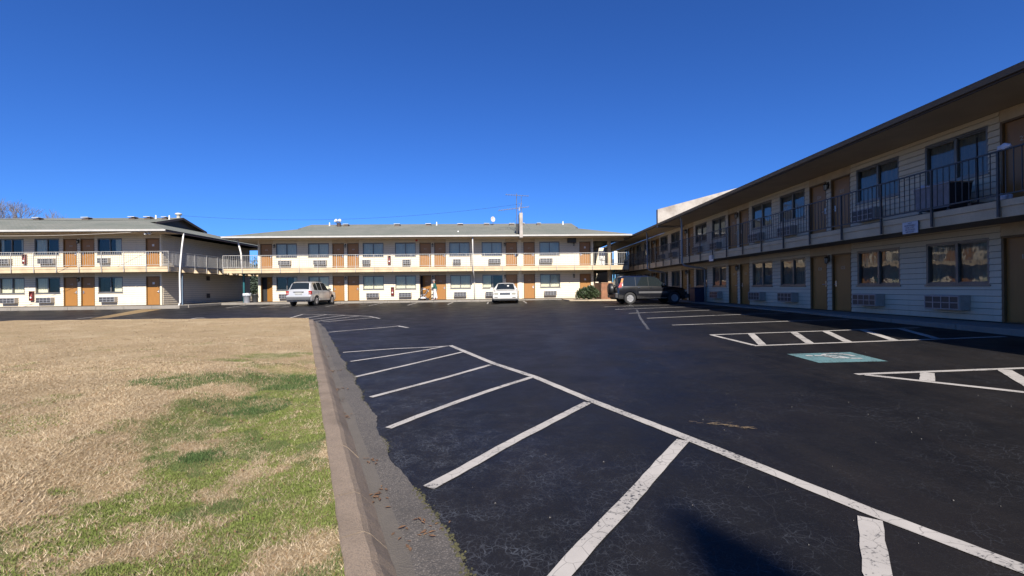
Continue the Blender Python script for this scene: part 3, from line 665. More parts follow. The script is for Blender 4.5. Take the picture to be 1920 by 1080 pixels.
def railing(root, pts, pitch=1.445, nb=10, mat=RAIL, single=lambda s: False, name="railing", bracket=True, z0=Z2):
    """guard rail along a polyline in wing coordinates; posts run down over the fascia"""
    for (xa, ya), (xb, yb) in zip(pts, pts[1:]):
        L = math.hypot(xb-xa, yb-ya); n = max(1, round(L/pitch)); ux, uy = (xb-xa)/L, (yb-ya)/L
        mb = MB(); mb.bar((xa, ya, RT), (xb, yb, RT), .045, .03); mb.bar((xa, ya, z0+.09), (xb, yb, z0+.09), .03, .03)
        r_ = mb.build(name, mat, root)
        pm = cached(("post", mat.name), lambda: (lambda m: (m.box(-.02, .02, -.02, .02, -.36, RT-z0-.016), m.mesh("post", mat))[1])(MB()))
        bmh = cached(("bal", mat.name), lambda: (lambda m: (m.box(-.007, .007, -.007, .007, .106, RT-z0-.016), m.mesh("baluster", mat))[1])(MB()))
        far_ = MB()
        for i in range(n+1):
            p = (xa+ux*L*i/n, ya+uy*L*i/n); obj("post", pm, r_, (p[0], p[1], z0))
            if i < n:
                for k in range(1, nb):
                    t = (i+k/nb)/n*L; q = (xa+ux*t, ya+uy*t)
                    if single(q[0]): obj("baluster", bmh, r_, (q[0], q[1], z0))
                    else: far_.box(q[0]-.007, q[0]+.007, q[1]-.007, q[1]+.007, z0+.106, RT-.016)
        if far_.v: far_.build("balusters", mat, r_, kind="stuff")
def fascia(root, sa, sb, pitch, y=-1.30, mat=TAN):
    n = max(1, round((sb-sa)/pitch)); w = (sb-sa)/n
    for i in range(n):
        me = cached(("fas", round(w, 3), mat.name), lambda: (lambda m: (m.box(.012, w-.012, -.035, .0, F1, F1+.215), m.box(.008, w-.008, -.06, .0, F1+.218, F2), m.mesh("fascia_board", mat))[2])(MB()))
        obj("fascia_board", me, root, (sa+i*w, y, 0))
def vent_box(root, s, t, w=.5):
    z = EAV+SL*(t+OV); m = MB(); 
    m.add([(s-w/2, t-.2, z-.06), (s+w/2, t-.2, z-.06), (s+w/2, t+.25, z+.05), (s-w/2, t+.25, z+.05), (s-w*.40, t-.16, z+.07), (s+w*.40, t-.16, z+.07), (s+w*.40, t+.2, z+.14), (s-w*.40, t+.2, z+.14)],
          [(0, 1, 5, 4), (1, 2, 6, 5), (2, 3, 7, 6), (3, 0, 4, 7), (4, 5, 6, 7)]); v = m.build("roof_vent", BROWN, root); m = MB(); m.box(s-w*.5, s+w*.5, t-.26, t+.26, z+.142, z+.172); m.build("vent_cap", WHITE, v)
def vent_pipe(root, s, t, h=.3, r=.045):
    z = EAV+SL*(t+OV); m = MB(); m.lathe([(r*1.7, z-.03), (r*1.2, z+.05), (r, z+.06), (r, z+h)], 10, 'Z', (s, t, 0)); m.build("vent_pipe", WHITE, root, True)

def wing(name, label, loc, rz, s0, s1, doors, wins, acs, lamps, boards_single=None, ends=(), panels=(), drape=CURT):
    """doors: (s, floor, hinge, number, ajar); wins: (s, floor, w, curtains); acs: (s, floor, w, h)"""
    root = thing(name, label, "motel wing", loc, rz)
    op = []
    for (s, fl, hg, nu, aj) in doors: z = ZB if fl == 0 else Z2+.02; op.append((s-.47, s+.47, z-.03, z+2.0))
    for (s, fl, w, cu) in wins: z = WB if fl == 0 else 3.62; op.append((s-w/2, s+w/2, z, z+1.12))
    for (a, b, fl) in panels: op.append((a, b, *((HD, F1+.03) if fl == 0 else (Z2+2.02, SOF))))
    joined = MB(); cnt = 0
    for (p, q, u, v) in pieces(s0+.09, s1-.09, ZB, SOF-.004, op):
        if boards_single and boards_single((p+q)/2):
            m = MB(); clap(m, p+.002, q-.002, u, v); m.build("siding_board", CREAM, root); cnt += 1
        else: clap(joined, p+.002, q-.002, u, v)
    if ends:
        for (sc, sg) in ends:
            for (p, q, u, v) in pieces(.09, B-.05, ZB, SOF-.004, []): clap(joined, p, q, u, v, 'y', sc, sg)
    joined.build("siding", CREAM, root, kind="stuff")
    m = MB(); m.box(s0+.03, s1-.03, .40, B, .02, SOF+.02); m.build("room_block", DARK, root)
    for x in (s0, s1-.09): m = MB(); m.box(x, x+.09, -.036, .09, ZB, SOF-.002); m.build("corner_board", TRIM, root)
    for (a, b, fl) in panels:
        m = MB(); z0, z1 = (HD+.003, F1+.03) if fl == 0 else (Z2+2.023, SOF-.003); m.box(a+.003, b-.003, -.012, .05, z0, z1); m.build("door_header_panel", PANEL, root)
    for (s, fl, hg, nu, aj) in doors: add_door(root, s, ZB if fl == 0 else Z2+.02, hg, nu, aj)
    for i, (s, fl, w, cu) in enumerate(wins): add_window(root, s, WB if fl == 0 else 3.62, w, 1.12, cu, i+len(name)*100, drape)
    for (s, fl, w, h) in acs: add_ac(root, s, .31 if fl == 0 else 2.99, w, h)
    for (s, fl) in lamps: add_lamp(root, s, 1.83 if fl == 0 else 4.45)
    return root
FULL = ((0, 1),)
A25 = R(2.5)
# --- left wing (its right end stands at the passage)
WL = 1.64
ld_ = [(-.6, 0, -1, "plate", 0), (-.6, 1, 1, "plate", 0)]
lw_, la_, ll_, lp_ = [], [], [], []
for c in (-5.54, -12.4, -19.3):
    n = int(round((-c-5.54)/6.9))
    ld_ += [(c-.575, 0, -1, str(110+2*n), 0), (c+.575, 0, 1, str(108+2*n), 0), (c-.575, 1, -1, str(210+2*n), 0), (c+.575, 1, 1, str(208+2*n), 0)]
    ll_ += [(c, 0), (c, 1)]; lp_ += [(c-1.05, c+1.05, 0), (c-1.05, c+1.05, 1)]
lw_ = [(-9.97, 0, WL, ((0, .47), (.5, 1))), (-7.62, 0, WL, ((0, .5),)), (-3.45, 0, WL, ((.62, 1),)),
       (-10.0, 1, WL, ((0, .12), (.85, 1))), (-7.66, 1, WL, ((0, .52),)), (-3.48, 1, WL, ((.7, 1),)),
       (-14.5, 0, WL, FULL), (-14.5, 1, WL, FULL), (-17.0, 0, WL, FULL), (-17.0, 1, WL, FULL)]
la_ = [(-10.05, 0, 1.0, .38), (-7.67, 0, 1.0, .38), (-3.5, 0, 1.05, .38), (-10.35, 1, .85, .38), (-7.52, 1, 1.05, .38), (-3.75, 1, .70, .38), (-14.5, 0, 1.0, .38), (-14.5, 1, 1.0, .38)]
LW = wing("left_motel_wing", "cream clapboard two-storey wing with dark gable louver and end wall, behind the lawn", (-24.4, 31.8, .03), A25, -21.5, 0, ld_, lw_, la_, ll_, ends=((0, 1),), panels=lp_)
roof(LW, -22.5, 1.42, None, -2.65)
m = MB(); m.box(-21.5, 1.28, -1.28, -.03, F1+.03, Z2); m.box(.03, 1.28, -.029, B, F1+.03, Z2); m.build("walkway_slab", CONC, LW)
fascia(LW, -21.6, 1.32, 1.445)
m = MB(); m.box(1.28, 1.33, -1.28, B, F1+.02, F2); m.build("end_fascia_board", TAN, LW)
for k in range(9):
    m = MB(); y = -.1+k*1.47; m.add([(1.33, y-.05, F1-.02), (1.33, y-.05, F2-.02), (1.62, y-.05, F1-.02), (1.33, y+.05, F1-.02), (1.33, y+.05, F2-.02), (1.62, y+.05, F1-.02)], [(0, 2, 1), (3, 4, 5), (0, 3, 5, 2), (1, 2, 5, 4), (0, 1, 4, 3)]); m.build("walkway_bracket", TAN, LW)
railing(LW, [(-21.6, -1.39), (1.40, -1.39), (1.40, 9.5)])
for s in (-10.5, -4.7, -2.9, .0): pass
for s, t, w in ((-8.9, 4.6, .55), (-5.6, 4.9, .5), (-4.4, 4.9, .5), (-12.6, 4.6, .5)): vent_box(LW, s, t, w)
for s, t in ((-3.85, 4.9), (-2.6, 4.6)): vent_pipe(LW, s, t)
vent_box(LW, -2.95, 4.7, .4)
m = MB(); zz = EAV+SL*(5.5+OV); m.lathe([(.17, zz-.1), (.15, zz+.0), (.13, zz+.28), (.24, zz+.33), (.26, zz+.38), (.22, zz+.45), (.02, zz+.50)], 16, 'Z', (-2.75, 5.9, 0)); m.build("mushroom_vent", plain("galvanised_vent", (.5, .5, .46), .5, .2), LW, True)
m = MB(); m.tube([(1.46, .1, EAV-.1), (1.46, .0, EAV-.3), (1.44, -.12, 4.0), (1.44, -.3, 2.75), (1.42, -.33, 2.2), (1.42, -.33, .25), (1.45, -.45, .1), (1.52, -.6, .03)], .05, 10); m.build("downspout", WHITE, LW, True)
m = MB(); m.box(1.22, 1.30, .15, .23, .0, F1); m.build("support_post", plain("slate_painted_post", (.10, .14, .19), .5), LW)
m = MB(); m.box(.04, .07, 4.9, 5.3, .45, .80); m.box(.04, .07, 4.9, 5.3, 1.85, 2.2); m.build("wall_louver", BROWN, LW)
m = MB(); m.box(-.15, .25, -1.35, -1.2, SOF-.07, SOF-.002); m.lathe([(.05, 0), (.09, .12)], 10, 'Y', (.0, -1.55, SOF-.14)); m.lathe([(.05, 0), (.09, .12)], 10, 'Y', (.22, -1.5, SOF-.12)); m.build("floodlight", WHITE, LW)
# --- far wing
WF = 1.66
fd_ = [(.65, 0, 1, "105", .42), (.65, 1, -1, "205", 0), (26.45, 0, -1, "plate", 0), (26.45, 1, 1, "plate", 0)]
fp_, fl_ = [(.1, 1.2, 0), (.1, 1.2, 1)], [(1.3, 1), (25.5, 0), (25.5, 1), (19.8, 0), (19.8, 1)]
k = 0
for c, d in ((6.93, .59), (13.92, .60), (21.08, .73)):
    for fl in (0, 1):
        b = 100+100*fl
        fd_ += [(c-d, fl, 1 if fl == 0 else -1, str(b+7+4*k), .35 if (k == 1 and fl == 0) else 0), (c+d, fl, -1, str(b+9+4*k), 0)]
        fp_.append((c-1.08 if k < 2 else c-1.22, c+1.08 if k < 2 else c+1.22, fl))
        if k < 2: fl_.append((c, fl))
    k += 1
fw_ = [(2.24, 0, WF, ((.82, 1),)), (4.77, 0, WF, ((0, .48), (.5, 1))), (9.13, 0, WF, FULL), (11.72, 0, WF, FULL), (16.16, 0, WF, FULL), (18.79, 0, WF, ((0, .42),)), (23.53, 0, WF, FULL)]
fw_ += [(s, 1, WF, FULL) for s in (2.24, 4.77, 9.13, 11.72, 16.1, 18.75, 23.5)]
fa_ = [(s, 0, 1.0, .38) for s in (2.2, 4.8, 9.1, 11.7, 16.14, 18.7, 23.53)] + [(2.15, 1, .95, .38), (4.94, 1, 1.0, .38), (8.62, 1, .64, .38), (11.83, 1, .64, .38), (15.9, 1, .65, .36), (18.97, 1, 1.0, .38), (23.2, 1, 1.05, .38)]
FW = wing("far_motel_wing", "long cream wing with seven curtained windows per storey, facing the camera", (-20.35, 36.6, .05), A25, 0, 27.13, fd_, fw_, fa_, fl_, ends=((27.13, 1), (0, -1)), panels=fp_)
roof(FW, -1.85, 29.85, 2.35, 26.0)
m = MB(); m.box(-1.9, 29.6, -1.28, -.03, F1+.03, Z2); m.box(27.16, 29.6, -.029, 9, F1+.03, Z2); m.box(-1.9, -.03, -.029, 9, F1+.03, Z2); m.build("walkway_slab", CONC, FW)
fascia(FW, -1.95, 29.65, 1.436)
railing(FW, [(-1.95, -1.39), (29.65, -1.39)], 1.436)
for s, t, w in ((9.6, 4.4, .55), (12.4, 4.5, .5), (15.3, 4.4, .5), (17.7, 4.5, .5), (20.0, 4.4, .5), (5.0, 4.5, .5), (21.0, 4.5, .4), (22.5, 4.5, .4)): vent_box(FW, s+.6, t, w)
for s, t in ((4.0, 4.8), (13.7, 4.8), (25.4, 4.8), (16.0, .2)): vent_pipe(FW, s, t, .3 if t > 1 else .08)
m = MB(); m.tube([(17.25, -1.52, EAV-.1), (17.25, -1.43, EAV-.4), (17.25, -1.43, 2.3), (17.3, -.3, 1.9), (17.3, -.09, 1.7), (17.3, -.09, .1)], .055, 10); m.build("downspout", WHITE, FW, True)
def firewall(root, s, y0, y1, h=.95, w=.3):
    m = MB(); z = lambda t: EAV+SL*(t+OV)
    m.add([(s-w/2, y0, SOF-.1), (s+w/2, y0, SOF-.1), (s+w/2, y1, SOF-.1), (s-w/2, y1, SOF-.1), (s-w/2, y0, z(y0)+h), (s+w/2, y0, z(y0)+h), (s+w/2, y1, z(y1)+h), (s-w/2, y1, z(y1)+h)],
          [(0, 3, 2, 1), (4, 5, 6, 7), (0, 1, 5, 4), (1, 2, 6, 5), (2, 3, 7, 6), (3, 0, 4, 7)]); return m.build("fire_wall", WALLP, root)
m = MB(); m.box(20.93, 21.19, -OV-.14, -.62, SOF-.1, 6.83); bevel(m.build('chimney', WALLP, FW).data, .02); m = MB(); m.box(20.70, 20.88, -1.3, -.9, 5.3, 6.05); m.build('cable_box', BLACKM, FW)
m = MB(); m.box(20.93, 21.17, -.05, -.03, .07, SOF-.1); m.build("pilaster", TRIM, FW)
m = MB(); m.box(24.98, 25.66, -.33, -.03, 4.62, 5.0); m.box(25.0, 25.64, -.34, -.33, 4.65, 4.97, 1); m.build("exhaust_box", [BROWN, BLACKM], FW)
m = MB(); m.box(12.56, 12.72, -.10, -.03, 4.83, 5.0); m.build("fire_alarm", plain("red_alarm_paint", (.35, .02, .015), .45), FW)
mbp = MB()
for (p, q, u, v) in pieces(27.2, 31.2, ZB, SOF-.01, []): clap(mbp, p, q, u, v, 'x', 9.3, -1)
mbp.build("passage_wall", CREAM, FW, kind="stuff")
m = MB(); m.box(27.2, 31.2, 9.33, 9.5, .0, SOF-.01); m.build("passage_wall_backing", DARK, FW)
m = MB(); m.box(28.35, 28.6, -.1, .15, Z2, SOF); m.box(28.35, 28.6, -.1, .15, .02, F1+.02); m.box(27.14, 29.7, -.1, .15, SOF-.22, SOF-.003); m.build("square_column", TAN, FW)
TEAL = plain("teal_painted_steel", (.010, .085, .10), .45)
for s in (-.95, 28.75):
    m = MB(); m.lathe([(.075, .02), (.075, F1)], 14, 'Z', (s, -.35, 0)); m.box(s-.1, s+.1, -.45, -.25, F1-.1, F1+.02); m.build("round_post", TEAL, FW)
m = MB(); m.tube([(-1.0, -1.1, SOF), (-.85, -.9, 3.9), (-.8, -.9, Z2)], .06, 10); m.build("drain_pipe", WHITE, FW, True)
m = MB(); m.lathe([(.16, 0), (.2, .08), (.2, .1)], 16, 'Z', (-1.3, -.9, SOF-.1)); m.build("ceiling_light", WHITE, FW, True)
# --- right wing, running away from the camera on the right
YR = 50.
rd_, rw_, ra_, rl_, rp_ = [], [], [], [], []
for i, c in enumerate((2.7, 9.55, 16.35, 22.9, 29.55, 36.2, 42.9)):
    s = YR-c
    for fl in (0, 1):
        b = 120+100*fl
        rd_ += [(s-.585, fl, -1, str(b+2*i), 0), (s+.585, fl, 1, str(b+2*i+1), 0)]
        rw_ += [(s-2.15, fl, 1.66, FULL), (s+2.15, fl, 1.66, FULL)]
        ra_ += [(s-2.25, fl, .97 if fl == 0 else .9, .38), (s+1.95, fl, .97 if fl == 0 else .9, .38)]
        rl_.append((s, fl)); rp_.append((s-1.07, s+1.07, fl))
RW = wing("right_motel_wing", "shaded two-storey motel wing running along the right side of the lot", (11.4, YR, 0), R(-90), 0, YR+2, rd_, rw_, ra_, rl_, boards_single=lambda s: 8.3 < YR-s < 17.2, panels=rp_, drape=plain("shade_dark_drape", (.20, .20, .18), .9, var=.1, scale=12))  # drapes coloured darker here to stand in for the dim, shaded windows
roof(RW, -1.5, YR+4, None, None, gutter=plain("shade_dark_gutter", (.12, .10, .085), .5))  # gutter colour carries the shade of this eave
m = MB(); m.box(-.5, YR+2, -1.28, -.03, F1+.03, Z2); m.build("walkway_slab", CONC, RW)
fascia(RW, -.97, 51.03, 1.4857)
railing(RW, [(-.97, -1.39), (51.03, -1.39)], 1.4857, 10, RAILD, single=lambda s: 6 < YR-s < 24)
firewall(RW, YR-30.2, -OV-.02, B/2, .95, .3)
for y in (26.6, 33.4):
    s = YR-y; m = MB(); m.tube([(s, -1.55, EAV-.1), (s, -1.46, EAV-.35), (s, -1.46, 2.35), (s, -1.36, 2.2), (s-.1, -.2, 2.02), (s-.1, -.10, 1.9), (s-.1, -.10, .1)], .055, 10); m.build("downspout", plain("grey_downspout_paint", (.30, .30, .31), .5), RW, True)
# pavements in front of the wings
def pave(name, x0, x1, y0, y1, z1, loc, rz, joint=1.8):
    r_ = obj(name, None, None, loc, (0, 0, rz), kind="structure"); n = max(1, round((x1-x0)/joint)); w = (x1-x0)/n
    me = (lambda m: (m.box(.006, w-.006, y0, y1, -.5, z1), bevel(m.mesh("concrete_slab", CONC), .008, 1))[1])(MB())
    for i in range(n): obj("concrete_slab", me, r_, (x0+i*w, 0, 0))
pave("left_pavement", -21.5, 2.0, -1.25, .3, .055, (-24.4, 31.8, .02), A25)
pave("far_pavement", -2.2, 25.0, -1.25, .3, .055, (-20.35, 36.6, .03), A25)
pave("passage_pavement", -3.9, -2.21, -5.0, 3.5, .055, (-20.35, 36.6, .03), A25, 1.68)
pave("right_pavement", -12, YR+2, -1.25, .3, .068, (11.4, YR, -.015), R(-90))
bpy.context.view_layer.update()

# ------------------------------------------------------------------ vehicles
def paint(name, c, metal=0., rough=.3, coat=.6, dk=1.):
    m = M(name); f = m.noise(m.coord(True), 260, 2); d = m.noise(m.coord(True), 2.2, 5, .6)
    z = m.n("ShaderNodeSeparateXYZ"); m.l(m.n("ShaderNodeTexCoord").outputs["Object"], z.inputs[0])
    dirt = m.math('MULTIPLY', m.ramp(z.outputs[2], (.2, .55*dk), (.75, 0.)), d)
    col = m.mix(m.math('MULTIPLY', f, .15), c, tuple(min(1, x*1.35) for x in c[:3])+(1,)); col = m.mix(dirt, col, (.16, .14, .12, 1))
    m.set(Base_Color=col, Metallic=metal, Roughness=m.mix(dirt, (rough,)*3+(1,), (.7, .7, .7, 1)), Coat_Weight=coat, Coat_Roughness=.05); return m.m
CGLASS = M("car_window_glass").set(Base_Color=(.012, .016, .018, 1), Roughness=.03, Specular_IOR_Level=.7).m
TYRE = plain("tyre_rubber", (.018, .018, .019), .8, var=.2, world=False)
WELL = plain("wheel_well_black", (.006, .006, .007), .9)
BUMP = plain("grey_bumper_plastic", (.07, .07, .075), .55, world=False)
REDL = plain("red_lamp_lens", (.30, .010, .010), .45, var=.1, coat=.0, spec=.2, world=False); AMB = plain("amber_lamp_lens", (.40, .13, .01), .45, var=.08, coat=.0, spec=.2, world=False)
CLEAR = plain("clear_lamp_lens", (.34, .33, .28), .12, .3, var=.1, coat=.6, world=False)
CHROME = plain("chrome_trim", (.65, .65, .66), .12, 1., var=.05, world=False)
RIM = plain("silver_wheel_alloy", (.30, .30, .31), .35, .5, var=.1, world=False)
def lerp_keys(keys, x):
    if x <= keys[0][0]: return keys[0][1:]
    for a, b in zip(keys, keys[1:]):
        if a[0] <= x <= b[0]:
            t = (x-a[0])/(b[0]-a[0]); return tuple(p+(q-p)*t for p, q in zip(a[1:], b[1:]))
    return keys[-1][1:]
def car(name, label, cat, loc, rz, keys, wheels, WR, zb, pmat, tags, group=None, rough_lower=None, spec=None):
    """body lofted from stations (x, half width, belt z, top z, roof half width); x runs rear -> front.
    tags: dict part name -> list of (x0, x1) with 'side' or 'top' strips turned to glass"""
    root = thing(name, label, cat, loc, rz, group)
    L = keys[-1][0]; xs = set(k[0] for k in keys)
    for w in wheels:
        for a in range(0, 181, 15): xs.add(round(w + (WR+.055)*math.cos(R(a)), 4))
    for _, _, a, b in tags: xs.add(a); xs.add(b)
    x = 0
    while x < L: xs.add(round(x, 3)); x += .12
    xs = sorted(q for q in xs if 0 <= q <= L); xs = [xs[0]]+[b for a, b in zip(xs, xs[1:]) if b-a > .004]
    def sec(x):
        w, bz, tz, wr = lerp_keys(keys, x); z0 = zb + (.10 if x < .1 or x > L-.12 else 0)
        for q in wheels:
            if abs(x-q) < WR+.055: z0 = max(z0, WR + math.sqrt(max(0, (WR+.055)**2-(x-q)**2))*.98)
        z0 = min(z0, bz-.06); tz = max(tz, bz+.012); zs = zb+.16; g = (tz-bz)
        return [(0, z0), (w*.86, z0), (w*.975, max(z0, zb+.05)+.001), (w, max(z0, .45)+.002), (w*1.0, max(z0, .62)+.004), (w*.985, max(bz-.05, z0+.006)), (w*.955, bz),
                (w*.935, bz+.008), (wr+(w*.935-wr)*.0, max(bz+.009, tz-.075)), (wr*.88, max(bz+.010, tz-.022)), (wr*.45, tz-.004), (0, tz)]
    SEC = [sec(x) for x in xs]; n = 12
    parts = {"body": MB()}
    def tag_of(i, q):
        mid = (xs[i]+xs[i+1])/2
        for (pn, strip_, a, b) in tags:
            if a <= mid <= b and ((strip_ == 'side' and q == 7) or (strip_ == 'top' and q >= 9) or (strip_ == 'sidetop' and q == 7)): return pn
        return "body"
    for sd in (-1, 1):
        for i in range(len(xs)-1):
            for q in range(n-1):
                pn = tag_of(i, q); key = pn if pn == "body" or pn in ("windshield", "rear_window") else (pn, sd)
                mb = parts.setdefault(key, MB())
                P = [(xs[i], sd*SEC[i][q][0], SEC[i][q][1]), (xs[i+1], sd*SEC[i+1][q][0], SEC[i+1][q][1]), (xs[i+1], sd*SEC[i+1][q+1][0], SEC[i+1][q+1][1]), (xs[i], sd*SEC[i][q+1][0], SEC[i][q+1][1])]
                mb.add(P if sd < 0 else P[::-1], [(0, 1, 2, 3)])
        for i in (0, len(xs)-1):
            P = [(xs[i], sd*a, b) for a, b in SEC[i]]; parts["body"].add(P, [tuple(range(n))])
    def weld(me):
        bm = bmesh.new(); bm.from_mesh(me); bmesh.ops.remove_doubles(bm, verts=bm.verts, dist=.0008)
        bmesh.ops.dissolve_degenerate(bm, edges=bm.edges, dist=.0005); bmesh.ops.recalc_face_normals(bm, faces=bm.faces)
        for f in bm.faces: f.smooth = True
        for e in bm.edges:
            if len(e.link_faces) == 2 and e.calc_face_angle(0) > R(34): e.smooth = False
        bm.to_mesh(me); bm.free(); return me
    for k, mb in parts.items():
        pn = k if isinstance(k, str) else k[0]
        obj(pn, weld(mb.mesh(pn, pmat if pn == "body" else CGLASS)), root)
    def at(x, z=None):
        s_ = SEC[min(range(len(xs)), key=lambda i: abs(xs[i]-x))]; return s_
    # dark underbody with wheel wells
    mb = MB(); mb.box(.25, L-.25, -lerp_keys(keys, L/2)[0]*.84, lerp_keys(keys, L/2)[0]*.84, zb+.01, zb+.42); mb.build("underbody", WELL, root)
    wm = MB(); w_ = lerp_keys(keys, wheels[0])[0]; tw = .21
    pr = [(WR*.60, -tw/2), (WR*.93, -tw/2), (WR, -tw/2+.03), (WR, tw/2-.03), (WR*.93, tw/2), (WR*.60, tw/2), (WR*.60, -tw/2)]
    wm.lathe(pr, 28, 'Y'); tyre = wm.mesh("wheel", TYRE, True)
    for p in tyre.polygons: p.use_smooth = True
    rm = MB(); ns = 6
    rm.lathe([(WR*.60, tw/2-.01), (WR*.60, tw/2-.0), (WR*.53, tw/2-.015), (WR*.51, tw/2-.05)], 24, 'Y'); rm.lathe([(WR*.51, tw/2-.055), (WR*.1, tw/2-.06)], 24, 'Y', (0, 0, 0), 1)
    rm.lathe([(.012, tw/2-.01), (WR*.20, tw/2-.015), (WR*.21, tw/2-.06)], 16, 'Y')
    for k in range(ns):
        a = k*2*math.pi/ns; c, s2 = math.cos(a), math.sin(a)
        rm.bar((WR*.17*c, tw/2-.03, WR*.17*s2), (WR*.55*c, tw/2-.022, WR*.55*s2), .075, .03)
    for k in range(ns):
        a = (k+.5)*2*math.pi/ns; rm.lathe([(.035, tw/2-.052), (.035, tw/2-.05)], 8, 'Y', (WR*.38*math.cos(a), 0, WR*.38*math.sin(a)), 1)
    rim = rm.mesh("rim", [RIM, BLACKM])
    for w in wheels:
        for sd in (-1, 1):
            o = obj("wheel", tyre, root, (w, sd*(w_-.115), WR), (0, 0, 0 if sd > 0 else math.pi)); obj("rim", rim, o)
    return root, SEC, xs
def onbody(root, name, mat, a, b, smooth=False):
    m = MB(); m.box(*a, *b) if b else None
    return m
def addbox(root, name, mat, x0, x1, y0, y1, z0, z1, bw=.012):
    m = MB(); m.box(min(x0, x1), max(x0, x1), min(y0, y1), max(y0, y1), z0, z1); return obj(name, bevel(m.mesh(name, mat), bw, 2), root)
def side_lines(root, xs_, w, z0, z1):
    for sd in (-1, 1):
        for x in xs_: addbox(root, "door_gap", BLACKM, x-.005, x+.005, sd*(w-.004), sd*(w+.004), z0, z1, .001)
def mirror(root, x, y, z, mat):
    for sd in (-1, 1):
        m = MB(); m.box(x-.06, x+.06, min(sd*y, sd*(y+.2)), max(sd*y, sd*(y+.2)), z, z+.15); obj("side_mirror", bevel(m.mesh("side_mirror", mat), .03, 3), root)
# silver SUV, tail to the camera
SIL = paint("silver_grey_car_paint", (.42, .42, .42, 1), .4, .35)
K = [(0, .74, .62, .66, .70), (.03, .86, .92, .95, .76), (.10, .895, 1.04, 1.08, .78), (.14, .90, 1.07, 1.16, .775), (.40, .905, 1.09, 1.63, .665), (.62, .905, 1.09, 1.70, .655), (1.8, .905, 1.07, 1.725, .655), (2.35, .905, 1.06, 1.69, .66), (2.55, .905, 1.055, 1.63, .66), (3.22, .90, 1.04, 1.09, .74), (3.4, .90, 1.02, 1.06, .72), (4.1, .875, .93, .97, .66), (4.32, .82, .82, .86, .6), (4.40, .72, .66, .7, .55)]
sx, sy = -14.85, 31.7
car1, S1, X1 = car("silver_suv", "silver grey boxy suv parked tail out beside the far wing's doors", "car", (sx, sy, G(-14.5, 33)), R(88.5), K, (.86, 3.47), .355, .30, SIL,
    [("rear_window", 'top', .15, .40), ("side_window", 'side', .62, 1.12), ("side_window_rear", 'side', 1.2, 1.82), ("side_window_front", 'side', 1.9, 2.95), ("windshield", 'top', 2.57, 3.2)])
addbox(car1, "rear_bumper", BUMP, -.09, .12, -.84, .84, .42, .60, .03); addbox(car1, "bumper_step", SIL, -.07, .12, -.86, .86, .605, .72, .03)
for sd in (-1, 1):
    addbox(car1, "tail_light", REDL, -.0, .16, sd*.70, sd*.895, .80, 1.05, .02); addbox(car1, "reverse_light", CLEAR, -.008, .02, sd*.71, sd*.86, .87, .93, .005)
    addbox(car1, "roof_rail", BLACKM, .7, 2.3, sd*.56, sd*.60, 1.735, 1.765, .008)
addbox(car1, "plate", plain("white_number_plate", (.32, .32, .31), .5), -.02, .03, -.26, .26, .80, .95, .004); addbox(car1, "tailgate_trim", BUMP, -.03, .04, -.36, .36, .965, 1.01, .006)
addbox(car1, "sill_trim", plain("pale_sill_trim", (.35, .35, .34), .4, .3), 1.3, 3.0, -.915, -.895, .36, .44, .006); addbox(car1, "sill_trim", BUMP, 1.3, 3.0, .895, .915, .36, .44, .006)
mirror(car1, 2.85, .86, 1.06, BUMP); side_lines(car1, (1.16, 1.86, 2.98), .904, .5, 1.03)
m = MB(); m.tube([(.13, -.05, 1.12), (.22, .18, 1.22)], .012, 6); m.build("rear_wiper", BLACKM, car1)
m = MB(); m.tube([(.2, -.45, .33), (-.05, -.45, .32)], .03, 8); m.build("exhaust_pipe", CHROME, car1)
for x in (1.30, 1.98): addbox(car1, "door_handle", SIL, x, x+.17, -.925, -.90, .93, .965, .006)
# white sedan, nose to the camera
WHT = paint("white_car_paint", (.56, .55, .53, 1), 0., .28)
K = [(0, .70, .62, .66, .6), (.08, .86, .78, .84, .62), (.5, .93, .90, .97, .66), (1.15, .945, .93, 1.0, .68), (1.7, .945, .935, 1.36, .62), (2.0, .945, .93, 1.42, .61), (2.8, .945, .92, 1.435, .61), (3.05, .945, .915, 1.40, .62), (3.75, .94, .90, .96, .78), (4.0, .94, .88, .945, .74), (4.9, .90, .79, .86, .70), (5.12, .84, .755, .80, .66), (5.2, .76, .715, .755, .6)]
car2, S2, X2 = car("white_sedan", "white sedan with chrome grille parked nose out at the far wing", "car", (-.44, 36.65, G(-.4, 33)), R(-90.5), K, (1.0, 4.1), .335, .20, WHT,
    [("rear_window", 'top', 1.2, 1.68), ("side_window", 'side', 1.45, 2.2), ("side_window_front", 'side', 2.28, 3.45), ("windshield", 'top', 3.07, 3.74)])
g = addbox(car2, "grille", plain("grille_shadow", (.05, .05, .055), .4), 5.10, 5.215, -.36, .36, .585, .735, .01)
for k in range(9): addbox(g, "grille_bar", CHROME, 5.15, 5.23, -.34+k*.082, -.325+k*.082, .59, .73, .002)
for z in (.587, .66, .733): addbox(g, "grille_bar", CHROME, 5.15, 5.232, -.36, .36, z-.006, z+.006, .002)
for sd in (-1, 1):
    addbox(car2, "headlight", CLEAR, 5.02, 5.222, sd*.45, sd*.745, .585, .735, .03); addbox(car2, "side_marker", CLEAR, 4.93, 5.15, sd*.70, sd*.868, .60, .725, .02); addbox(car2, "fog_light_slot", BLACKM, 5.22, 5.268, sd*.50, sd*.74, .37, .425, .008)
addbox(car2, "front_bumper", WHT, 4.95, 5.26, -.84, .84, .30, .555, .05); addbox(car2, "air_dam", BLACKM, 4.9, 5.20, -.80, .80, .185, .295, .02)
addbox(car2, "front_plate_panel", plain("white_plate_panel", (.7, .7, .7), .4), 5.255, 5.272, -.16, .16, .37, .49, .004); mirror(car2, 3.45, .90, .93, WHT)
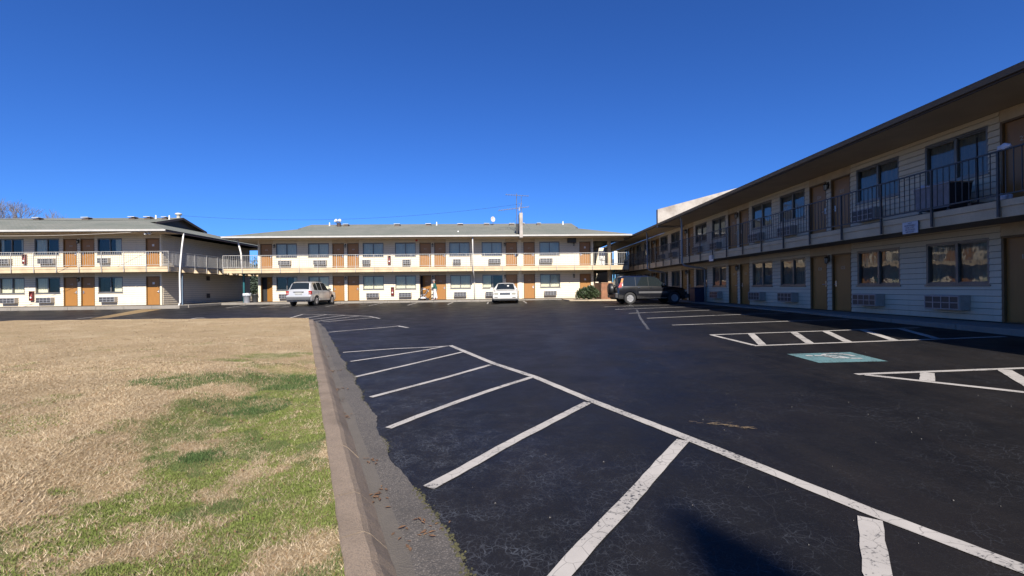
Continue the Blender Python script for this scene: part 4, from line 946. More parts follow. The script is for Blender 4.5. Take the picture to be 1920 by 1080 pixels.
addbox(car2, "sun_sticker", WHITE, 3.40, 3.42, .12, .25, 1.17, 1.25, .002); addbox(car2, "rear_mirror", BLACKM, 3.2, 3.24, -.12, .12, 1.24, 1.31, .01); side_lines(car2, (2.24, 3.5), .945, .35, .88)
for sd in (-1, 1): m = MB(); m.tube([(3.08, sd*.60, 1.345), (3.72, sd*.80, .955)], .028, 8); m.build("windshield_pillar", WHT, car2, True)
# black SUV with a spare wheel, nose in shade
BLK = paint("black_car_paint", (.006, .0065, .009, 1), 0., .18, .55, .08); CLAD = paint("dark_grey_cladding", (.025, .025, .028, 1), .1, .5, .1, .3)
K = [(0, .72, .60, .64, .6), (.04, .84, .90, .94, .72), (.10, .865, 1.03, 1.06, .75), (.14, .87, 1.05, 1.12, .75), (.34, .875, 1.06, 1.58, .66), (.55, .875, 1.06, 1.645, .645), (1.9, .875, 1.05, 1.665, .645), (2.3, .875, 1.04, 1.63, .65), (2.45, .875, 1.035, 1.57, .655), (3.05, .87, 1.01, 1.06, .74), (3.2, .87, 1.0, 1.04, .7), (3.95, .85, .90, .95, .64), (4.15, .80, .78, .84, .6), (4.24, .72, .62, .66, .55)]
bx, by = 5.78, 26.2
car3, S3, X3 = car("black_suv", "black suv with covered spare wheel on its tail, half in shadow by the right wing", "car", (bx, by, G(7.5, 25)), R(3.5), K, (.78, 3.40), .345, .27, BLK,
    [("rear_window", 'top', .15, .34), ("rear_side_window", 'side', .40, 1.125), ("side_window_rear", 'side', 1.145, 1.875), ("side_window_front", 'side', 1.895, 2.82), ("windshield", 'top', 2.47, 3.04)])
for sd in (-1, 1):
    t = MB(); z_ = [(.10, .86, 1.02), (.25, .87, 1.02), (.42, .745, 1.45), (.33, .70, 1.47)]
    t.add([(x, sd*(y+.03), z) for x, y, z in [(.085, .835, .98), (.27, .842, .98), (.36, .775, 1.27), (.24, .765, 1.25)]]+[(x, sd*(y-.03), z) for x, y, z in [(.085, .835, .98), (.27, .842, .98), (.36, .775, 1.27), (.24, .765, 1.25)]], [(0, 1, 2, 3), (4, 7, 6, 5), (0, 4, 5, 1), (1, 5, 6, 2), (2, 6, 7, 3), (3, 7, 4, 0)])
    obj("tail_light", recalc(t.mesh("tail_light", REDL)), car3)
    t = MB(); t.add([(x, sd*(y+.03), z) for x, y, z in [(.245, .764, 1.255), (.365, .774, 1.275), (.43, .715, 1.50), (.33, .700, 1.48)]]+[(x, sd*(y-.03), z) for x, y, z in [(.245, .764, 1.255), (.365, .774, 1.275), (.43, .715, 1.50), (.33, .700, 1.48)]], [(0, 1, 2, 3), (4, 7, 6, 5), (0, 4, 5, 1), (1, 5, 6, 2), (2, 6, 7, 3), (3, 7, 4, 0)])
    obj("turn_signal", recalc(t.mesh("turn_signal", AMB)), car3)
    addbox(car3, "side_moulding", plain("grey_side_moulding", (.065, .065, .07), .45, world=False), 1.28, 2.98, sd*.872, sd*.892, .62, .73, .006)
    addbox(car3, "sill_trim", CHROME, 1.3, 2.95, sd*.855, sd*.88, .33, .36, .004); addbox(car3, "headlight", CLEAR, 4.0, 4.17, sd*.5, sd*.82, .68, .82, .02)
addbox(car3, "rear_bumper", CLAD, -.09, .25, -.85, .85, .36, .66, .04); addbox(car3, "front_bumper", CLAD, 4.05, 4.30, -.82, .82, .32, .56, .04)
m = MB(); m.lathe([(.02, -.24), (.30, -.24), (.34, -.21), (.345, -.04), (.33, .0), (.02, .0)], 26, 'X', (0, .05, .88)); obj("spare_wheel_cover", m.mesh("spare_wheel_cover", plain("black_vinyl_cover", (.012, .012, .013), .45, world=False), True), car3)
mirror(car3, 2.72, .84, 1.05, BLK); side_lines(car3, (1.135, 1.885, 2.88), .874, .42, 1.02)
for x in (1.22, 1.95): addbox(car3, "door_handle", CHROME, x, x+.15, -.892, -.872, .93, .965, .006)
m = MB(); m.tube([(.5, -.62, 1.63), (.42, -.62, 1.80)], .008, 6); m.build("aerial", BLACKM, car3)

# ------------------------------------------------------------------ smaller things, placed in the frame of the wing they stand by
def wl(root, s, t, z=0.): return tuple(root.matrix_world @ Vector((s, t, z)))
RED = plain("red_extinguisher", (.20, .012, .010), .35)
CABF = plain("maroon_cabinet_frame", (.10, .02, .02), .5)
def extinguisher(root, s, z, label):
    t = thing("extinguisher_cabinet", label, "extinguisher cabinet", wl(root, s, -.035, z), root.rotation_euler.z, "fire extinguisher cabinets on the walls")
    m = MB(); w, h, d = .25, .66, .13
    m.box(-w/2, w/2, -.012, -.0, 0, h); m.box(-w/2, -w/2+.022, -d, -.012, 0, h); m.box(w/2-.022, w/2, -d, -.012, 0, h); m.box(-w/2+.022, w/2-.022, -d, -.012, 0, .022); m.box(-w/2+.022, w/2-.022, -d, -.012, h-.022, h); obj("cabinet", m.mesh("cabinet", CABF), t)
    m = MB(); m.lathe([(.05, .03), (.065, .05), (.065, .36), (.05, .41), (.02, .44), (.02, .47)], 14, 'Z', (0, -.075, 0)); e = m.build("extinguisher", RED, t, True)
    m = MB(); m.box(-.05, .05, -.142, -.139, .17, .28); m.build("paper_tag", WHITE, e); m = MB(); m.tube([(0, -.075, .46), (.05, -.1, .5), (.08, -.1, .35), (.075, -.1, .2)], .009, 6); m.build("hose", BLACKM, e)
extinguisher(LW, -8.62, .47, "red extinguisher cabinet low on left wing's ground floor wall between two windows"); extinguisher(LW, -9.06, 3.0, "red extinguisher cabinet behind left wing's upper railing beside a window air conditioner")
extinguisher(FW, 10.67, .47, "red extinguisher cabinet on far wing's ground floor between the two middle windows"); extinguisher(FW, 10.44, 3.0, "extinguisher cabinet behind far wing's upper railing between the two middle windows")
# antenna and dish on the far roof
zr_ = lambda t: EAV+SL*(t+OV)
t = thing("tv_antenna", "tall twin mast television antenna with long spiky booms beside the chimney", "antenna", wl(FW, 20.86, -.35, zr_(-.3)), A25+R(3))
GALV = plain("galvanised_tube", (.20, .20, .21), .45, .6)
m = MB(); m.tube([(-.05, 0, -.1), (-.05, 0, 3.15)], .028, 8); m.build("mast", GALV, t); m = MB(); m.tube([(.38, .2, .0), (.36, .2, 2.95)], .02, 8); m.build("mast", GALV, t)
m = MB(); m.tube([(-.95, 0, 3.05), (.95, 0, 2.95)], .02, 6)
for k in range(9): x = -.9+k*.22; m.tube([(x, -.45+.02*k, 3.045-k*.012), (x+.02, .45-.02*k, 3.045-k*.012)], .009, 5)
m.build("upper_boom", GALV, t)
m = MB(); m.tube([(-1.55, 0, 1.75), (.98, .1, 2.08)], .022, 6)
for k in range(12): x = -1.5+k*.22; z = 1.755+k*.0285; m.tube([(x, -.75+.04*k, z), (x+.03, .75-.04*k, z+.02)], .009, 5); m.tube([(x, -.06, z-.05), (x, -.06, z+.06)], .012, 5)
m.build("lower_boom", GALV, t); m = MB(); m.tube([(.14, .1, 1.95), (.4, .15, 2.4)], .018, 6); m.tube([(.1, .1, 2.35), (.42, .15, 2.38)], .016, 6); m.box(.12, .2, .0, .1, 1.75, 2.0); m.build("uhf_boom", GALV, t)
for a, b in (((-.05, 0, 1.2), (-.9, 2.2, .35)), ((.36, .2, 1.2), (1.5, 2.6, .5))): m = MB(); m.tube([a, b], .006, 5); m.build("guy_wire", GALV, t)
t = thing("satellite_dish", "small pale satellite dish on the far roof ridge left of the antenna", "satellite dish", wl(FW, 18.9, 4.6, zr_(4.6)), A25)
m = MB(); m.lathe([(.0, .09), (.10, .075), (.18, .04), (.245, 0), (.25, .012), (.18, .052), (.10, .088), (.0, .102)], 20, 'Y', (0, 0, .55)); obj("dish", recalc(m.mesh("dish", plain("pale_grey_dish", (.52, .48, .47), .5), True)), t, (0, 0, 0), (0, 0, R(38)))
m = MB(); m.tube([(0, .05, -.05), (0, .08, .5)], .025, 8); m.build("mast", GALV, t); m = MB(); m.tube([(0, 0, .32), (.0, -.4, .42)], .012, 6); m.box(-.03, .03, -.46, -.38, .40, .48); m.build("feed_arm", GALV, t)
t = thing("roof_spotlight", "pair of small spotlight heads on a stub post on the far roof", "spotlight", wl(FW, 5.0, 4.3, zr_(4.3)), A25)
m = MB(); m.lathe([(.17, -.1), (.17, .22), (.2, .23), (.2, .29), (.05, .30)], 14, 'Z'); m.build("base", BROWN, t); m = MB(); m.tube([(-.28, 0, .36), (.14, 0, .36)], .025, 6); m.build("crossbar", BLACKM, t)
for x, a in ((-.30, -35), (.10, 30)):
    m = MB(); m.lathe([(.05, -.12), (.09, -.08), (.15, .10), (.155, .13), (.13, .12)], 14, 'Y'); obj("lamp_head", m.mesh("lamp_head", [WHITE], True), t, (x, 0, .5), (R(25), 0, R(a)))
def cable(label, pts, r=.012, sag=.5, mat=None):
    a, b = Vector(pts[0]), Vector(pts[1]); P = []
    for i in range(25):
        u = i/24; p = a.lerp(b, u); p.z -= 4*sag*u*(1-u); P.append(p)
    m = MB(); m.tube(P, r, 5); m.build("cable", mat or BLACKM, None, label=label, category="cable")
cable("thin dark cable strung from the left roof to the antenna mast", (wl(LW, -2.7, 5.8, 7.25), wl(FW, 20.85, -.4, 7.75)), .008, .75)
cable("pale sagging cable crossing in front of the left wing's upper windows", ((-40, 21, 4.75), wl(LW, -.3, -1.4, SOF+.02)), .012, .55, plain("pale_cable", (.42, .38, .33), .6))
cable("dark cable drooping across the left roof in front of the gable", ((-44, 22, 6.1), wl(LW, -2.3, 2.8, 6.45)), .010, .5)
# bins
def bin_(name, label, loc, rz, mat, h, r, bag=True, grp=None):
    t = thing(name, label, "trash can", loc, rz, grp)
    m = MB(); m.lathe([(r*.80, 0), (r*.82, .02), (r*.95, h*.85), (r, h*.86), (r*1.02, h*.92), (r, h), (r*.93, h), (r*.90, h*.8), (.01, h*.5)], 22, 'Z'); m.build("body", mat, t, True)
    if bag:
        m = MB(); n = 22; rr = random.Random(3)
        for (q, z) in ((.98, h*1.0), (1.10, h*1.02), (1.14, h*.9), (1.1, h*.78)):
            for k in range(n): a = k*6.283/n; j = 1+rr.uniform(-.05, .07); m.v.append((r*q*j*math.cos(a), r*q*j*math.sin(a), z+rr.uniform(-.03, .03)))
        for i in range(3):
            for k in range(n): m.f.append((i*n+k, i*n+(k+1) % n, (i+1)*n+(k+1) % n, (i+1)*n+k)); m.m.append(0)
        m.build("bag_liner", plain("translucent_bin_liner", (.45, .47, .52), .35), t, True)
    for sd in (-1, 1): m = MB(); m.box(min(sd*r*.93, sd*(r*1.12)), max(sd*r*.93, sd*(r*1.12)), -.06, .06, h*.70, h*.74); m.build("grip", mat, t)
    return t
bin_("trash_can", "grey trash can with a plastic liner in the left passage", wl(FW, -.62, -.55, .03), 0, plain("grey_bin_plastic", (.20, .21, .24), .5), .72, .27)
bin_("trash_can", "dark bin tucked behind the grey can in the left passage", wl(FW, -.22, -.1, .03), 0, plain("dark_bin_plastic", (.03, .032, .035), .5), .66, .24, False)
t = thing("storage_bin", "dark blue lidded bin under a ground floor window of the right wing", "bin", (11.03, 27.2, .055), R(-90))
m = MB(); m.add([(-.36, -.26, 0), (.36, -.26, 0), (.36, .26, 0), (-.36, .26, 0), (-.43, -.31, .80), (.43, -.31, .80), (.43, .31, .80), (-.43, .31, .80)], [(0, 3, 2, 1), (4, 5, 6, 7), (0, 1, 5, 4), (1, 2, 6, 5), (2, 3, 7, 6), (3, 0, 4, 7)]); obj("body", bevel(m.mesh("body", plain("navy_bin_plastic", (.012, .02, .05), .5)), .02), t)
m = MB(); m.box(-.46, .46, -.34, .33, .803, .86); obj("lid", bevel(m.mesh("lid", plain("navy_bin_lid", (.016, .026, .06), .5)), .02), t)
# low enclosure, gravel bed and bush at the right end of the far wing
ENC = plain("brown_stained_board", (.20, .085, .04), .65, var=.25, scale=2.5)
ex, ey = 6.62, 33.6
t = thing("low_enclosure", "waist high brown board enclosure beside the black suv's tail", "enclosure", (ex, ey, G(7, 34)-.02), A25)
for k in range(11):
    m = MB(); m.box(k*.175+.003, k*.175+.172, 0, .04, 0, 1.27); obj("plank", m.mesh("plank", ENC), t)
for k in range(12):
    m = MB(); m.box(-.04, 0, .045+k*.175, .045+k*.175+.172, 0, 1.27); obj("plank", m.mesh("plank", ENC), t)
m = MB(); m.box(-.06, 1.96, -.03, .07, 1.273, 1.31); m.box(-.06, .04, .073, 2.17, 1.273, 1.31); m.build("cap_rail", plain("pale_brown_cap", (.32, .18, .10), .6), t)
BED = concrete("pale_gravel_bed", (.50, .41, .28, 1), 1., .45, (.3, .22, .13, 1), .4)
mb = MB(); bp = [(3.9, 34.2), (4.1, 32.6), (5.4, 31.9), (8.3, 31.6), (8.8, 33.2), (8.9, 37.2), (4.0, 37.0)]
mb.add([(x, y, G(x, y)+.07) for x, y in bp]+[(x, y, G(x, y)-.2) for x, y in bp], [tuple(range(7))]+[(i, 7+i, 7+(i+1) % 7, (i+1) % 7) for i in range(7)]); obj("gravel_bed", recalc(mb.mesh("gravel_bed", BED)), None, kind="structure")
def leafball(root, name, mat, blobs, n, size, seed):
    r = np.random.default_rng(seed); V = []
    for (cx, cy, cz, rx, ry, rz) in blobs:
        k = int(n*rx*ry*rz/sum(b[3]*b[4]*b[5] for b in blobs)); d = r.normal(size=(k, 3)); d /= np.linalg.norm(d, axis=1)[:, None]
        rad = r.random(k)**.28*(1+.12*np.sin(d[:, 0]*9+d[:, 2]*7)); p = d*rad[:, None]*np.array([rx, ry, rz])+np.array([cx, cy, cz]); V.append(p)
    p = np.concatenate(V); k = len(p); p = p[p[:, 2] > .03]; k = len(p)
    a = r.normal(size=(k, 3)); a /= np.linalg.norm(a, axis=1)[:, None]; b = np.cross(a, r.normal(size=(k, 3))); b /= np.linalg.norm(b, axis=1)[:, None]
    s = size*r.uniform(.6, 1.3, k)[:, None]; vv = np.stack([p-a*s, p+b*s*.4, p+a*s, p-b*s*.4], 1).reshape(-1, 3)
    me = bpy.data.meshes.new(name); me.from_pydata(vv.tolist(), [], np.arange(4*k).reshape(-1, 4).tolist()); me.materials.append(mat); return obj(name, me, root, kind="stuff")
BUSH = plain("dark_evergreen_leaf", (.030, .050, .016), .6, var=.5, scale=5, fine=60)
t = thing("evergreen_bush", "rounded dark green bush in the gravel bed before the far wing's end door", "bush", (5.62, 33.4, G(5.6, 33.4)+.06))
leafball(t, "foliage", BUSH, [(0, 0, .50, .66, .6, .46), (.40, .1, .45, .46, .46, .38), (-.45, .0, .45, .45, .5, .40), (-.85, -.05, .32, .16, .2, .32), (.1, -.2, .7, .4, .4, .34)], 9000, .055, 5)
m = MB()
for k in range(7): a = k*.9; m.tube([(.05*math.cos(a), .05*math.sin(a), 0), (.22*math.cos(a), .22*math.sin(a), .3), (.42*math.cos(a), .40*math.sin(a), .7)], [.03, .02, .008], 6)
m.build("stem", plain("bush_bark", (.06, .045, .03), .9), t)
# upper walkway clutter at the right end of the far wing
for k, (s, w, h, lb) in enumerate(((27.9, .52, 1.25, "wide white upright panel standing behind the far wing's end railing"), (28.95, .28, 1.2, "narrow white upright panel just right of the square column upstairs"))):
    t = thing("privacy_screen", lb, "panel", wl(FW, s, .25 if k == 0 else -.25, Z2), A25); m = MB(); n = max(2, int(w/.13)); 
    for i in range(n): m = MB(); m.box(-w/2+i*w/n+.004, -w/2+(i+1)*w/n-.004, -.015, .015, .06, h); m.build("slat", WHITE, t)
    m = MB(); m.box(-w/2, w/2, .016, .04, .2, .26); m.box(-w/2, w/2, .016, .04, h-.2, h-.14); m.box(-w/2, -w/2+.05, -.12, .14, 0, .058); m.box(w/2-.05, w/2, -.12, .14, 0, .058); m.build("batten", WHITE, t)
t = thing("patio_chair", "black metal chair in front of the wide white panel upstairs", "chair", wl(FW, 27.85, -.45, Z2), A25+R(15))
m = MB()
for x in (-.2, .2): m.tube([(x, .2, 0), (x, .2, .42), (x, .28, .85)], .014, 6); m.tube([(x, -.2, 0), (x, -.2, .62), (x, .23, .64)], .014, 6)
m.tube([(-.2, .28, .85), (.2, .28, .85)], .014, 6); m.build("frame", BLACKM, t); m = MB(); m.box(-.2, .2, -.2, .2, .40, .42); m.build("seat", BLACKM, t)
m = MB(); [m.bar((-.15+i*.075, .21, .44), (-.15+i*.075, .275, .84), .014) for i in range(5)]; m.build("backrest", BLACKM, t)
for k, (dz, dx, w, lb) in enumerate(((.0, .0, .62, "largest pale carton, lowest of the stack by the end door"), (.28, -.06, .46, "middle pale carton of the stack by the end door"), (.52, -.12, .26, "small pale carton topping the stack by the end door"))):
    t = MB(); t.box(-w/2, w/2, -.2, .2, .004, .27 if k == 0 else .235); o = obj("carton", bevel(t.mesh("carton", plain("pale_carton", (.58, .50, .40), .7)), .008), None, wl(FW, 27.42+dx, -.35, .62+dz), (0, 0, A25), label=lb, category="carton", group="pale cartons by the end door")
t = thing("side_table", "small dark table under the pale cartons by the end door", "table", wl(FW, 27.42, -.35, .10), A25)
m = MB(); m.box(-.36, .36, -.24, .24, .485, .52); m.build("table_top", BROWN, t)
for x in (-.3, .3):
    for y in (-.19, .19): m = MB(); m.box(x-.025, x+.025, y-.025, y+.025, -.05, .484); m.build("leg", BROWN, t)
# laundry cart, bag, broom and things by the rail of the right wing's walkway
t = thing("laundry_cart", "grey canvas laundry cart on the right wing's upper walkway by the near railing", "cart", (10.68, 11.3, Z2), 0)
CANV = plain("grey_canvas", (.24, .23, .25), .85, var=.2, scale=6); CANVD = plain("dark_canvas_end", (.02, .02, .022), .85)
m = MB(); b4 = [(-.24, -.44, .13), (.24, -.44, .13), (.24, .44, .13), (-.24, .44, .13)]; t4 = [(-.28, -.48, .70), (.28, -.48, .70), (.28, .48, .70), (-.28, .48, .70)]; i4 = [(-.26, -.46, .69), (.26, -.46, .69), (.26, .46, .69), (-.26, .46, .69)]; j4 = [(-.22, -.42, .3), (.22, -.42, .3), (.22, .42, .3), (-.22, .42, .3)]
m.v = b4+t4+i4+j4; m.f = [(0, 3, 2, 1), (0, 1, 5, 4), (1, 2, 6, 5), (2, 3, 7, 6), (3, 0, 4, 7), (4, 5, 9, 8), (5, 6, 10, 9), (6, 7, 11, 10), (7, 4, 8, 11), (8, 9, 13, 12), (9, 10, 14, 13), (10, 11, 15, 14), (11, 8, 12, 15), (12, 13, 14, 15)]; m.m = [0, 1]+[0]*12; m.build("canvas_bin", [CANV, CANVD], t)  # end towards the camera coloured darker than the other sides
m = MB(); [m.tube([t4[i], t4[(i+1) % 4]], .018, 8) for i in range(4)]; m.build("rim_tube", STEEL, t)
for x in (-.2, .2):
    for y in (-.38, .38): m = MB(); m.lathe([(.05, -.015), (.05, .015)], 12, 'X', (x, y, .052)); m.box(x-.02, x+.02, y-.02, y+.02, .106, .13); m.build("caster", BLACKM, t)
def lump(label, cat, loc, r, mat, seed, name="plastic_bag", n=2):
    bm = bmesh.new(); bmesh.ops.create_icosphere(bm, subdivisions=3, radius=1); q = random.Random(seed)
    for v in bm.verts:
        k = 1+.22*math.sin(v.co.x*5+seed)+.2*math.sin(v.co.y*6+seed*2)*math.cos(v.co.z*4)+q.uniform(-.05, .05); v.co = Vector((v.co.x*r[0]*k, v.co.y*r[1]*k, max(v.co.z, -.75)*r[2]*k+r[2]*.8))
    me = bpy.data.meshes.new(name); bm.to_mesh(me); bm.free(); me.materials.append(mat); me.polygons.foreach_set("use_smooth", [True]*len(me.polygons)); return obj(name, me, None, loc, label=label, category=cat)
BAG = plain("white_plastic_bag", (.55, .55, .6), .4)
lump("white plastic bag hanging over the far end of the laundry cart", "bag", (10.55, 11.66, Z2+.60), (.10, .14, .10), BAG, 2); lump("small white bag on the upper walkway floor by the near post", "bag", (10.35, 9.55, Z2), (.1, .1, .09), BAG, 5)
lump("bundle of white bags resting on the near upper rail", "bag", (10.02, 9.25, RT+.01), (.06, .12, .06), BAG, 9)
t = thing("push_broom", "dark broom leaning between the upper rail and the near window", "broom", (10.45, 10.2, Z2), 0)
m = MB(); m.tube([(0, 0, .05), (.55, .55, 1.72)], .016, 8); m.build("handle", BLACKM, t); m = MB(); m.box(-.2, .2, -.04, .04, 0, .09); m.build("brush", BROWN, t)
t = thing("dark_cabinet", "dark tall cabinet behind the upper rail near the frame's edge", "cabinet", (10.62, 8.75, Z2), 0)
addbox(t, "body", plain("dark_grey_cabinet", (.03, .03, .035), .5), -.22, .24, -.45, .45, .0, .95); addbox(t, "door_panel", plain("dark_cabinet_door", (.04, .04, .045), .5), -.235, -.222, -.43, .43, .05, .9, .004)
# signs on the right wing's fascia
t = thing("notice_sign", "white rectangular notice with dark lines of text on the right wing's walkway edge", "sign", (10.015, 11.45, 2.40), R(-90))
m = MB(); m.box(-.22, .22, -.006, .006, -.145, .145); m.build("panel", plain("white_sign_enamel", (.42, .43, .47), .4), t)
m = MB(); m.box(-.225, .225, .0065, .02, -.15, .15); m.build("backing", BLACKM, t)
INK = plain("dark_blue_sign_ink", (.02, .025, .06), .5)
for i, tx in enumerate(("NOT", "RESPONSIBLE", "FOR LOST", "OR STOLEN", "ARTICLES")): text_obj(tx, .054, INK, t, (0, -.008, .105-i*.053), (R(90), 0, 0), .0008, "sign_text")
t = thing("small_white_sign", "small blank white sign lower on the walkway edge beyond the notice", "sign", (10.02, 22.9, 2.38), R(-90)); addbox(t, "panel", WHITE, -.24, .24, -.008, .008, -.15, .15, .004)
m = MB(); m.box(-.02, .02, .009, .04, -.1, .1); m.build("bracket", GALV, t)

# ------------------------------------------------------------------ the person with the stroller
px, py = wl(FW, 14.2, -.95)[:2]; pz = .087
SKIN = plain("skin", (.42, .24, .17), .6, var=.1, world=False); COAT = plain("teal_green_coat", (.012, .085, .075), .8, var=.25, scale=5, world=False); PANTS = plain("white_trousers", (.66, .63, .62), .8, var=.08, world=False)
t = thing("person", "person in a teal coat, white trousers and grey cap pushing a stroller", "person", (px, py, pz), R(180)+A25)
def skin_obj(name, verts, edges, radii, mat, root, sub=2):
    me = bpy.data.meshes.new(name); me.from_pydata(verts, edges, []); o = bpy.data.objects.new(name, me); COL.objects.link(o)
    sk = o.modifiers.new("skin", 'SKIN'); 
    for i, r in enumerate(radii): me.skin_vertices[0].data[i].radius = (r, r) if not isinstance(r, tuple) else r
    me.skin_vertices[0].data[0].use_root = True
    ss = o.modifiers.new("sub", 'SUBSURF'); ss.levels = sub; ss.render_levels = sub
    dg = bpy.context.evaluated_depsgraph_get(); m2 = bpy.data.meshes.new_from_object(o.evaluated_get(dg)); m2.name = name; bpy.data.objects.remove(o); bpy.data.meshes.remove(me)
    m2.materials.clear(); m2.materials.append(mat); m2.polygons.foreach_set("use_smooth", [True]*len(m2.polygons)); return obj(name, m2, root)
# +x is the way the person faces
V = [(0, 0, .86), (.0, 0, 1.05), (.02, 0, 1.24), (.05, 0, 1.33), (.07, 0, 1.40), (.09, 0, 1.50), (.09, 0, 1.56),
     (-.0, .09, .82), (.03, .10, .46), (.06, .10, .08), (.18, .105, .035), (0, -.09, .82), (-.06, -.10, .46), (-.12, -.10, .09), (-.01, -.105, .035),
     (.03, .18, 1.28), (.06, .23, 1.04), (.28, .20, .96), (.36, .19, .96), (.03, -.18, 1.28), (.06, -.23, 1.04), (.28, -.20, .96), (.36, -.19, .96)]
Ed = [(0, 1), (1, 2), (2, 3), (3, 4), (4, 5), (5, 6), (0, 7), (7, 8), (8, 9), (9, 10), (0, 11), (11, 12), (12, 13), (13, 14), (2, 15), (15, 16), (16, 17), (17, 18), (2, 19), (19, 20), (20, 21), (21, 22)]
Rd = [.12, .12, .125, .06, .052, .092, .078, .085, .058, .042, .035, .085, .058, .042, .035, .058, .045, .034, .03, .058, .045, .034, .03]
skin_obj("body", V, Ed, Rd, SKIN, t)
skin_obj("coat", [(0, 0, .74), (0, 0, .9), (0, 0, 1.08), (.02, 0, 1.25), (.05, 0, 1.36), (.03, .19, 1.28), (.06, .24, 1.04), (.26, .20, .965), (.03, -.19, 1.28), (.06, -.24, 1.04), (.26, -.20, .965)], [(0, 1), (1, 2), (2, 3), (3, 4), (3, 5), (5, 6), (6, 7), (3, 8), (8, 9), (9, 10)], [(.20, .17), (.185, .165), (.165, .15), (.165, .15), .085, .085, .068, .05, .085, .068, .05], COAT, t)
skin_obj("trousers", [(0, 0, .88), (0, .09, .82), (.03, .10, .46), (.055, .10, .12), (0, -.09, .82), (-.06, -.10, .46), (-.115, -.10, .13)], [(0, 1), (1, 2), (2, 3), (0, 4), (4, 5), (5, 6)], [.13, .10, .08, .078, .10, .08, .078], PANTS, t)
for yy, xx in ((.10, .11), (-.105, -.06)): m = MB(); m.box(xx-.12, xx+.14, yy-.045, yy+.045, .0, .075); obj("shoe", bevel(m.mesh("shoe", BLACKM), .025, 3), t)
m = MB(); m.lathe([(.107, 1.535), (.112, 1.57), (.10, 1.62), (.06, 1.655), (.005, 1.665)], 18, 'Z', (.085, 0, 0)); m.add([(.17, -.08, 1.545), (.27, -.06, 1.53), (.27, .06, 1.53), (.17, .08, 1.545), (.17, -.08, 1.56), (.27, -.06, 1.54), (.27, .06, 1.54), (.17, .08, 1.56)], [(0, 3, 2, 1), (4, 5, 6, 7), (0, 1, 5, 4), (1, 2, 6, 5), (2, 3, 7, 6)]); m.build("cap", plain("grey_cap", (.16, .15, .15), .85, world=False), t, True)
m = MB(); m.lathe([(.02, 0), (.012, .035), (.004, .04)], 8, 'X', (.175, 0, 1.485)); m.build("nose", SKIN, t, True)
for sd in (-1, 1):
    m = MB(); m.lathe([(.01, 0), (.004, .012)], 8, 'X', (.172, sd*.035, 1.515)); m.build("eye", BLACKM, t); m = MB(); m.lathe([(.028, -.008), (.028, .008)], 10, 'Y', (.085, sd*.095, 1.50)); m.build("ear", SKIN, t)
    for k in range(4): m = MB(); y = sd*.19+(-.03+k*.02); m.tube([(.37, y, .975), (.405, y, .965), (.41, y, .935), (.385, y, .925)], .009, 6); m.build("finger", SKIN, t)
    m = MB(); m.tube([(.36, sd*.16, .965), (.385, sd*.145, .945), (.40, sd*.15, .93)], .010, 6); m.build("thumb", SKIN, t)
m = MB(); m.box(.168, .175, -.025, .025, 1.445, 1.455); m.build("mouth", plain("lips", (.28, .10, .08), .6), t)
sx2 = Vector((px, py, 0)) - Vector((math.cos(A25), math.sin(A25), 0))*.92
t = thing("baby_stroller", "white and black folding stroller in front of the person in teal", "stroller", (sx2.x, sx2.y, pz), R(180)+A25)
m = MB()
for y in (-.22, .22):
    m.tube([(-.50, y, .94), (-.36, y, .86), (.30, y, .16)], .014, 7); m.tube([(-.30, y, .16), (.18, y, .55)], .014, 7); m.tube([(-.30, y, .16), (.30, y, .16)], .011, 7)
m.tube([(-.50, -.22, .94), (-.50, .22, .94)], .016, 8); m.build("frame", plain("black_stroller_tube", (.02, .02, .022), .4), t)
m = MB(); m.add([(-.18, -.2, .42), (.20, -.2, .38), (.20, .2, .38), (-.18, .2, .42), (-.18, -.2, .50), (.20, -.2, .46), (.20, .2, .46), (-.18, .2, .50)], [(0, 3, 2, 1), (4, 5, 6, 7), (0, 1, 5, 4), (1, 2, 6, 5), (2, 3, 7, 6), (3, 0, 4, 7)]); m.add([(-.19, -.2, .5), (-.19, .2, .5), (-.36, .2, .86), (-.36, -.2, .86), (-.22, -.2, .5), (-.22, .2, .5), (-.40, .2, .86), (-.40, -.2, .86)], [(0, 1, 2, 3), (4, 7, 6, 5), (0, 3, 7, 4), (1, 5, 6, 2), (3, 2, 6, 7)]); m.build("seat", plain("grey_stroller_fabric", (.22, .22, .24), .85), t)
m = MB(); n = 9
for i in range(n):
    a = R(15+i*18); 
    for j in range(5): y = -.24+j*.12; m.v.append((-.10+.36*math.cos(a), y, .62+.32*math.sin(a)-.05*abs(j-2)/2))
for i in range(n-1):
    for j in range(4): m.f.append((i*5+j, i*5+j+1, i*5+j+6, i*5+j+5)); m.m.append(1 if i in (2, 5) else 0)
m.build("canopy", [plain("white_stroller_fabric", (.7, .7, .72), .8), plain("dark_stroller_fabric", (.03, .03, .035), .8)], t, True)
m = MB(); m.box(-.22, .2, -.19, .19, .17, .30); m.build("basket", plain("white_basket_fabric", (.6, .6, .62), .8), t)
for x in (-.32, .30):
    for y in (-.22, .22): m = MB(); m.lathe([(.04, -.02), (.10, -.018), (.10, .018), (.04, .02)], 16, 'Y', (x, y, .10)); m.build("wheel", BLACKM, t)

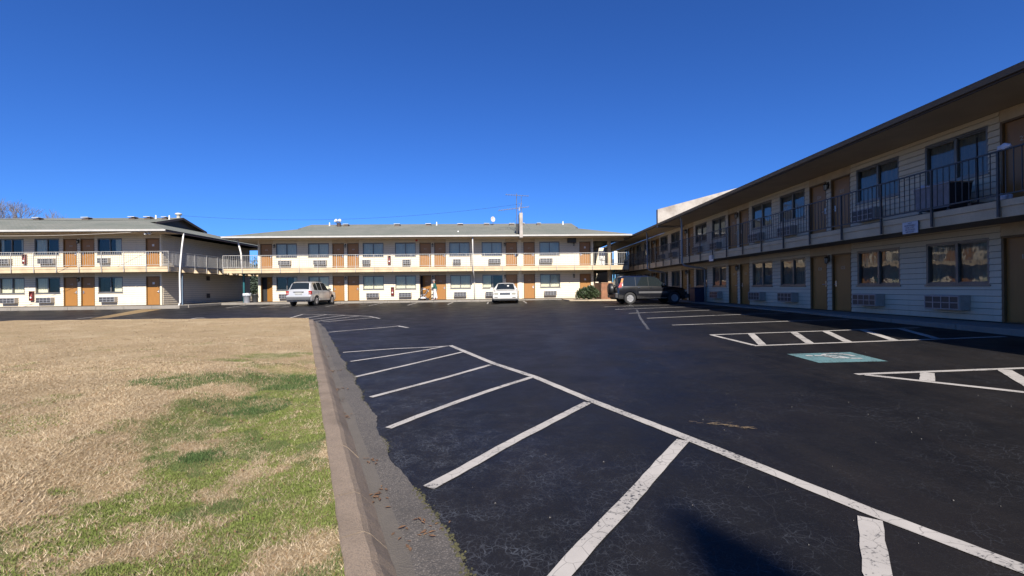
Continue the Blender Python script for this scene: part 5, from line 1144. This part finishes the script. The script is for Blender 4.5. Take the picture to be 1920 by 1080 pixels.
# ------------------------------------------------------------------ trees behind, tall pole out in front of the lot
BARK = plain("grey_winter_bark", (.15, .13, .12), .9, var=.25)
def bare_tree(label, loc, h, spread, seed, depth=6, n0=3):
    r = random.Random(seed); t = thing("bare_tree", label, "tree", loc, 0, "leafless trees behind the left wing"); tr = MB(); cr = MB()
    def grow(p, d, L, rad, k):
        q = p + d*L; mid = p.lerp(q, .5)+Vector((r.uniform(-1, 1), r.uniform(-1, 1), r.uniform(-.3, .3)))*L*.06
        (tr if k == 0 else cr).tube([p, mid, q], [rad, rad*.85, rad*.68], 7 if k < 2 else (4 if k < 4 else 3), cap=False)
        if k >= depth: return
        for i in range(n0 if k < 2 else r.choice((2, 3, 3))):
            a = r.uniform(0, 6.283); s = spread*r.uniform(.5, 1.1); x = Vector((math.cos(a)*s, math.sin(a)*s, r.uniform(.1, .5)))
            grow(q if i else p.lerp(q, .85), (d*.75+x).normalized(), L*r.uniform(.62, .86), max(rad*.58, .011), k+1)
    grow(Vector((0, 0, -.3)), Vector((r.uniform(-.05, .05), 0, 1)).normalized(), h*.27, h*.018, 0)
    tr.build("trunk", BARK, t, True); cr.build("crown", BARK, t, kind="stuff"); return t
bare_tree("largest bare winter tree rising over the left roof", (-61.5, 56, -.1), 13.7, .52, 3, 7)
bare_tree("bare tree cut off by the left edge of the frame", (-67.5, 57, -.1), 13.7, .5, 8, 7)
bare_tree("smaller bare tree just right of the largest one", (-57.5, 56, -.1), 12.4, .5, 12, 6)
bare_tree("faint bare treetop over the middle of the left roof", (-58, 66, -.1), 11.6, .35, 21, 6, 2)
bare_tree("faint bare treetop left of the roof's white vents", (-55, 70, -.1), 11.7, .35, 27, 6, 2); bare_tree("faint bare treetop nearest the gable", (-52.5, 70, -.1), 11.6, .3, 33, 6, 2)
EVG = plain("blue_green_foliage", (.05, .075, .05), .7, var=.4, scale=1.5)
for k, (x, y, h, lb) in enumerate(((-33.5, 58, 4.6, "blue green shrub tree seen through the left passage, nearer one"), (-38, 70, 6.5, "blue green tree seen through the left passage, taller one"))):
    t = thing("evergreen_tree", lb, "tree", (x, y, -.1)); leafball(t, "crown", EVG, [(0, 0, h*.55, h*.36, h*.36, h*.42), (h*.15, 0, h*.4, h*.3, h*.3, h*.3), (-h*.2, 0, h*.45, h*.28, h*.28, h*.3)], 5000, .16, 40+k)
    m = MB(); m.tube([(0, 0, -.2), (.05, 0, h*.4), (0, .05, h*.8)], [h*.03, h*.022, h*.008], 8); m.build("trunk", BARK, t, True)
T0 = Vector((1.03, 2.95, -.42)); H0 = 16.
b0 = T0 + Vector((SUN.x/SUN.z, SUN.y/SUN.z, 1))*H0; gz = ground_z(b0.x, b0.y)
t = thing("sign_pole", "tall tapered steel sign pole standing behind the photographer", "pole", (b0.x, b0.y, gz))
m = MB(); top = b0.z-gz; m.lathe([(.34, 0), (.34, .3), (.27, .32), (.27, top-.55), (.24, top-.42), (.03, top)], 18, 'Z'); m.build("shaft", GALV, t, True); m = MB(); m.lathe([(.45, 0), (.45, .05), (.3, .06)], 18, 'Z'); m.build("base_flange", GALV, t)

car3.scale = (.965, .965, .965)
for k in range(5): mm = MB(); mm.box(.045, 1.45, .31+k*2.0, .31+k*2.0+1.985, -.4, .05); obj("concrete_slab", mm.mesh("concrete_slab", CONC), bpy.data.objects["left_pavement"], (0, 0, .01))
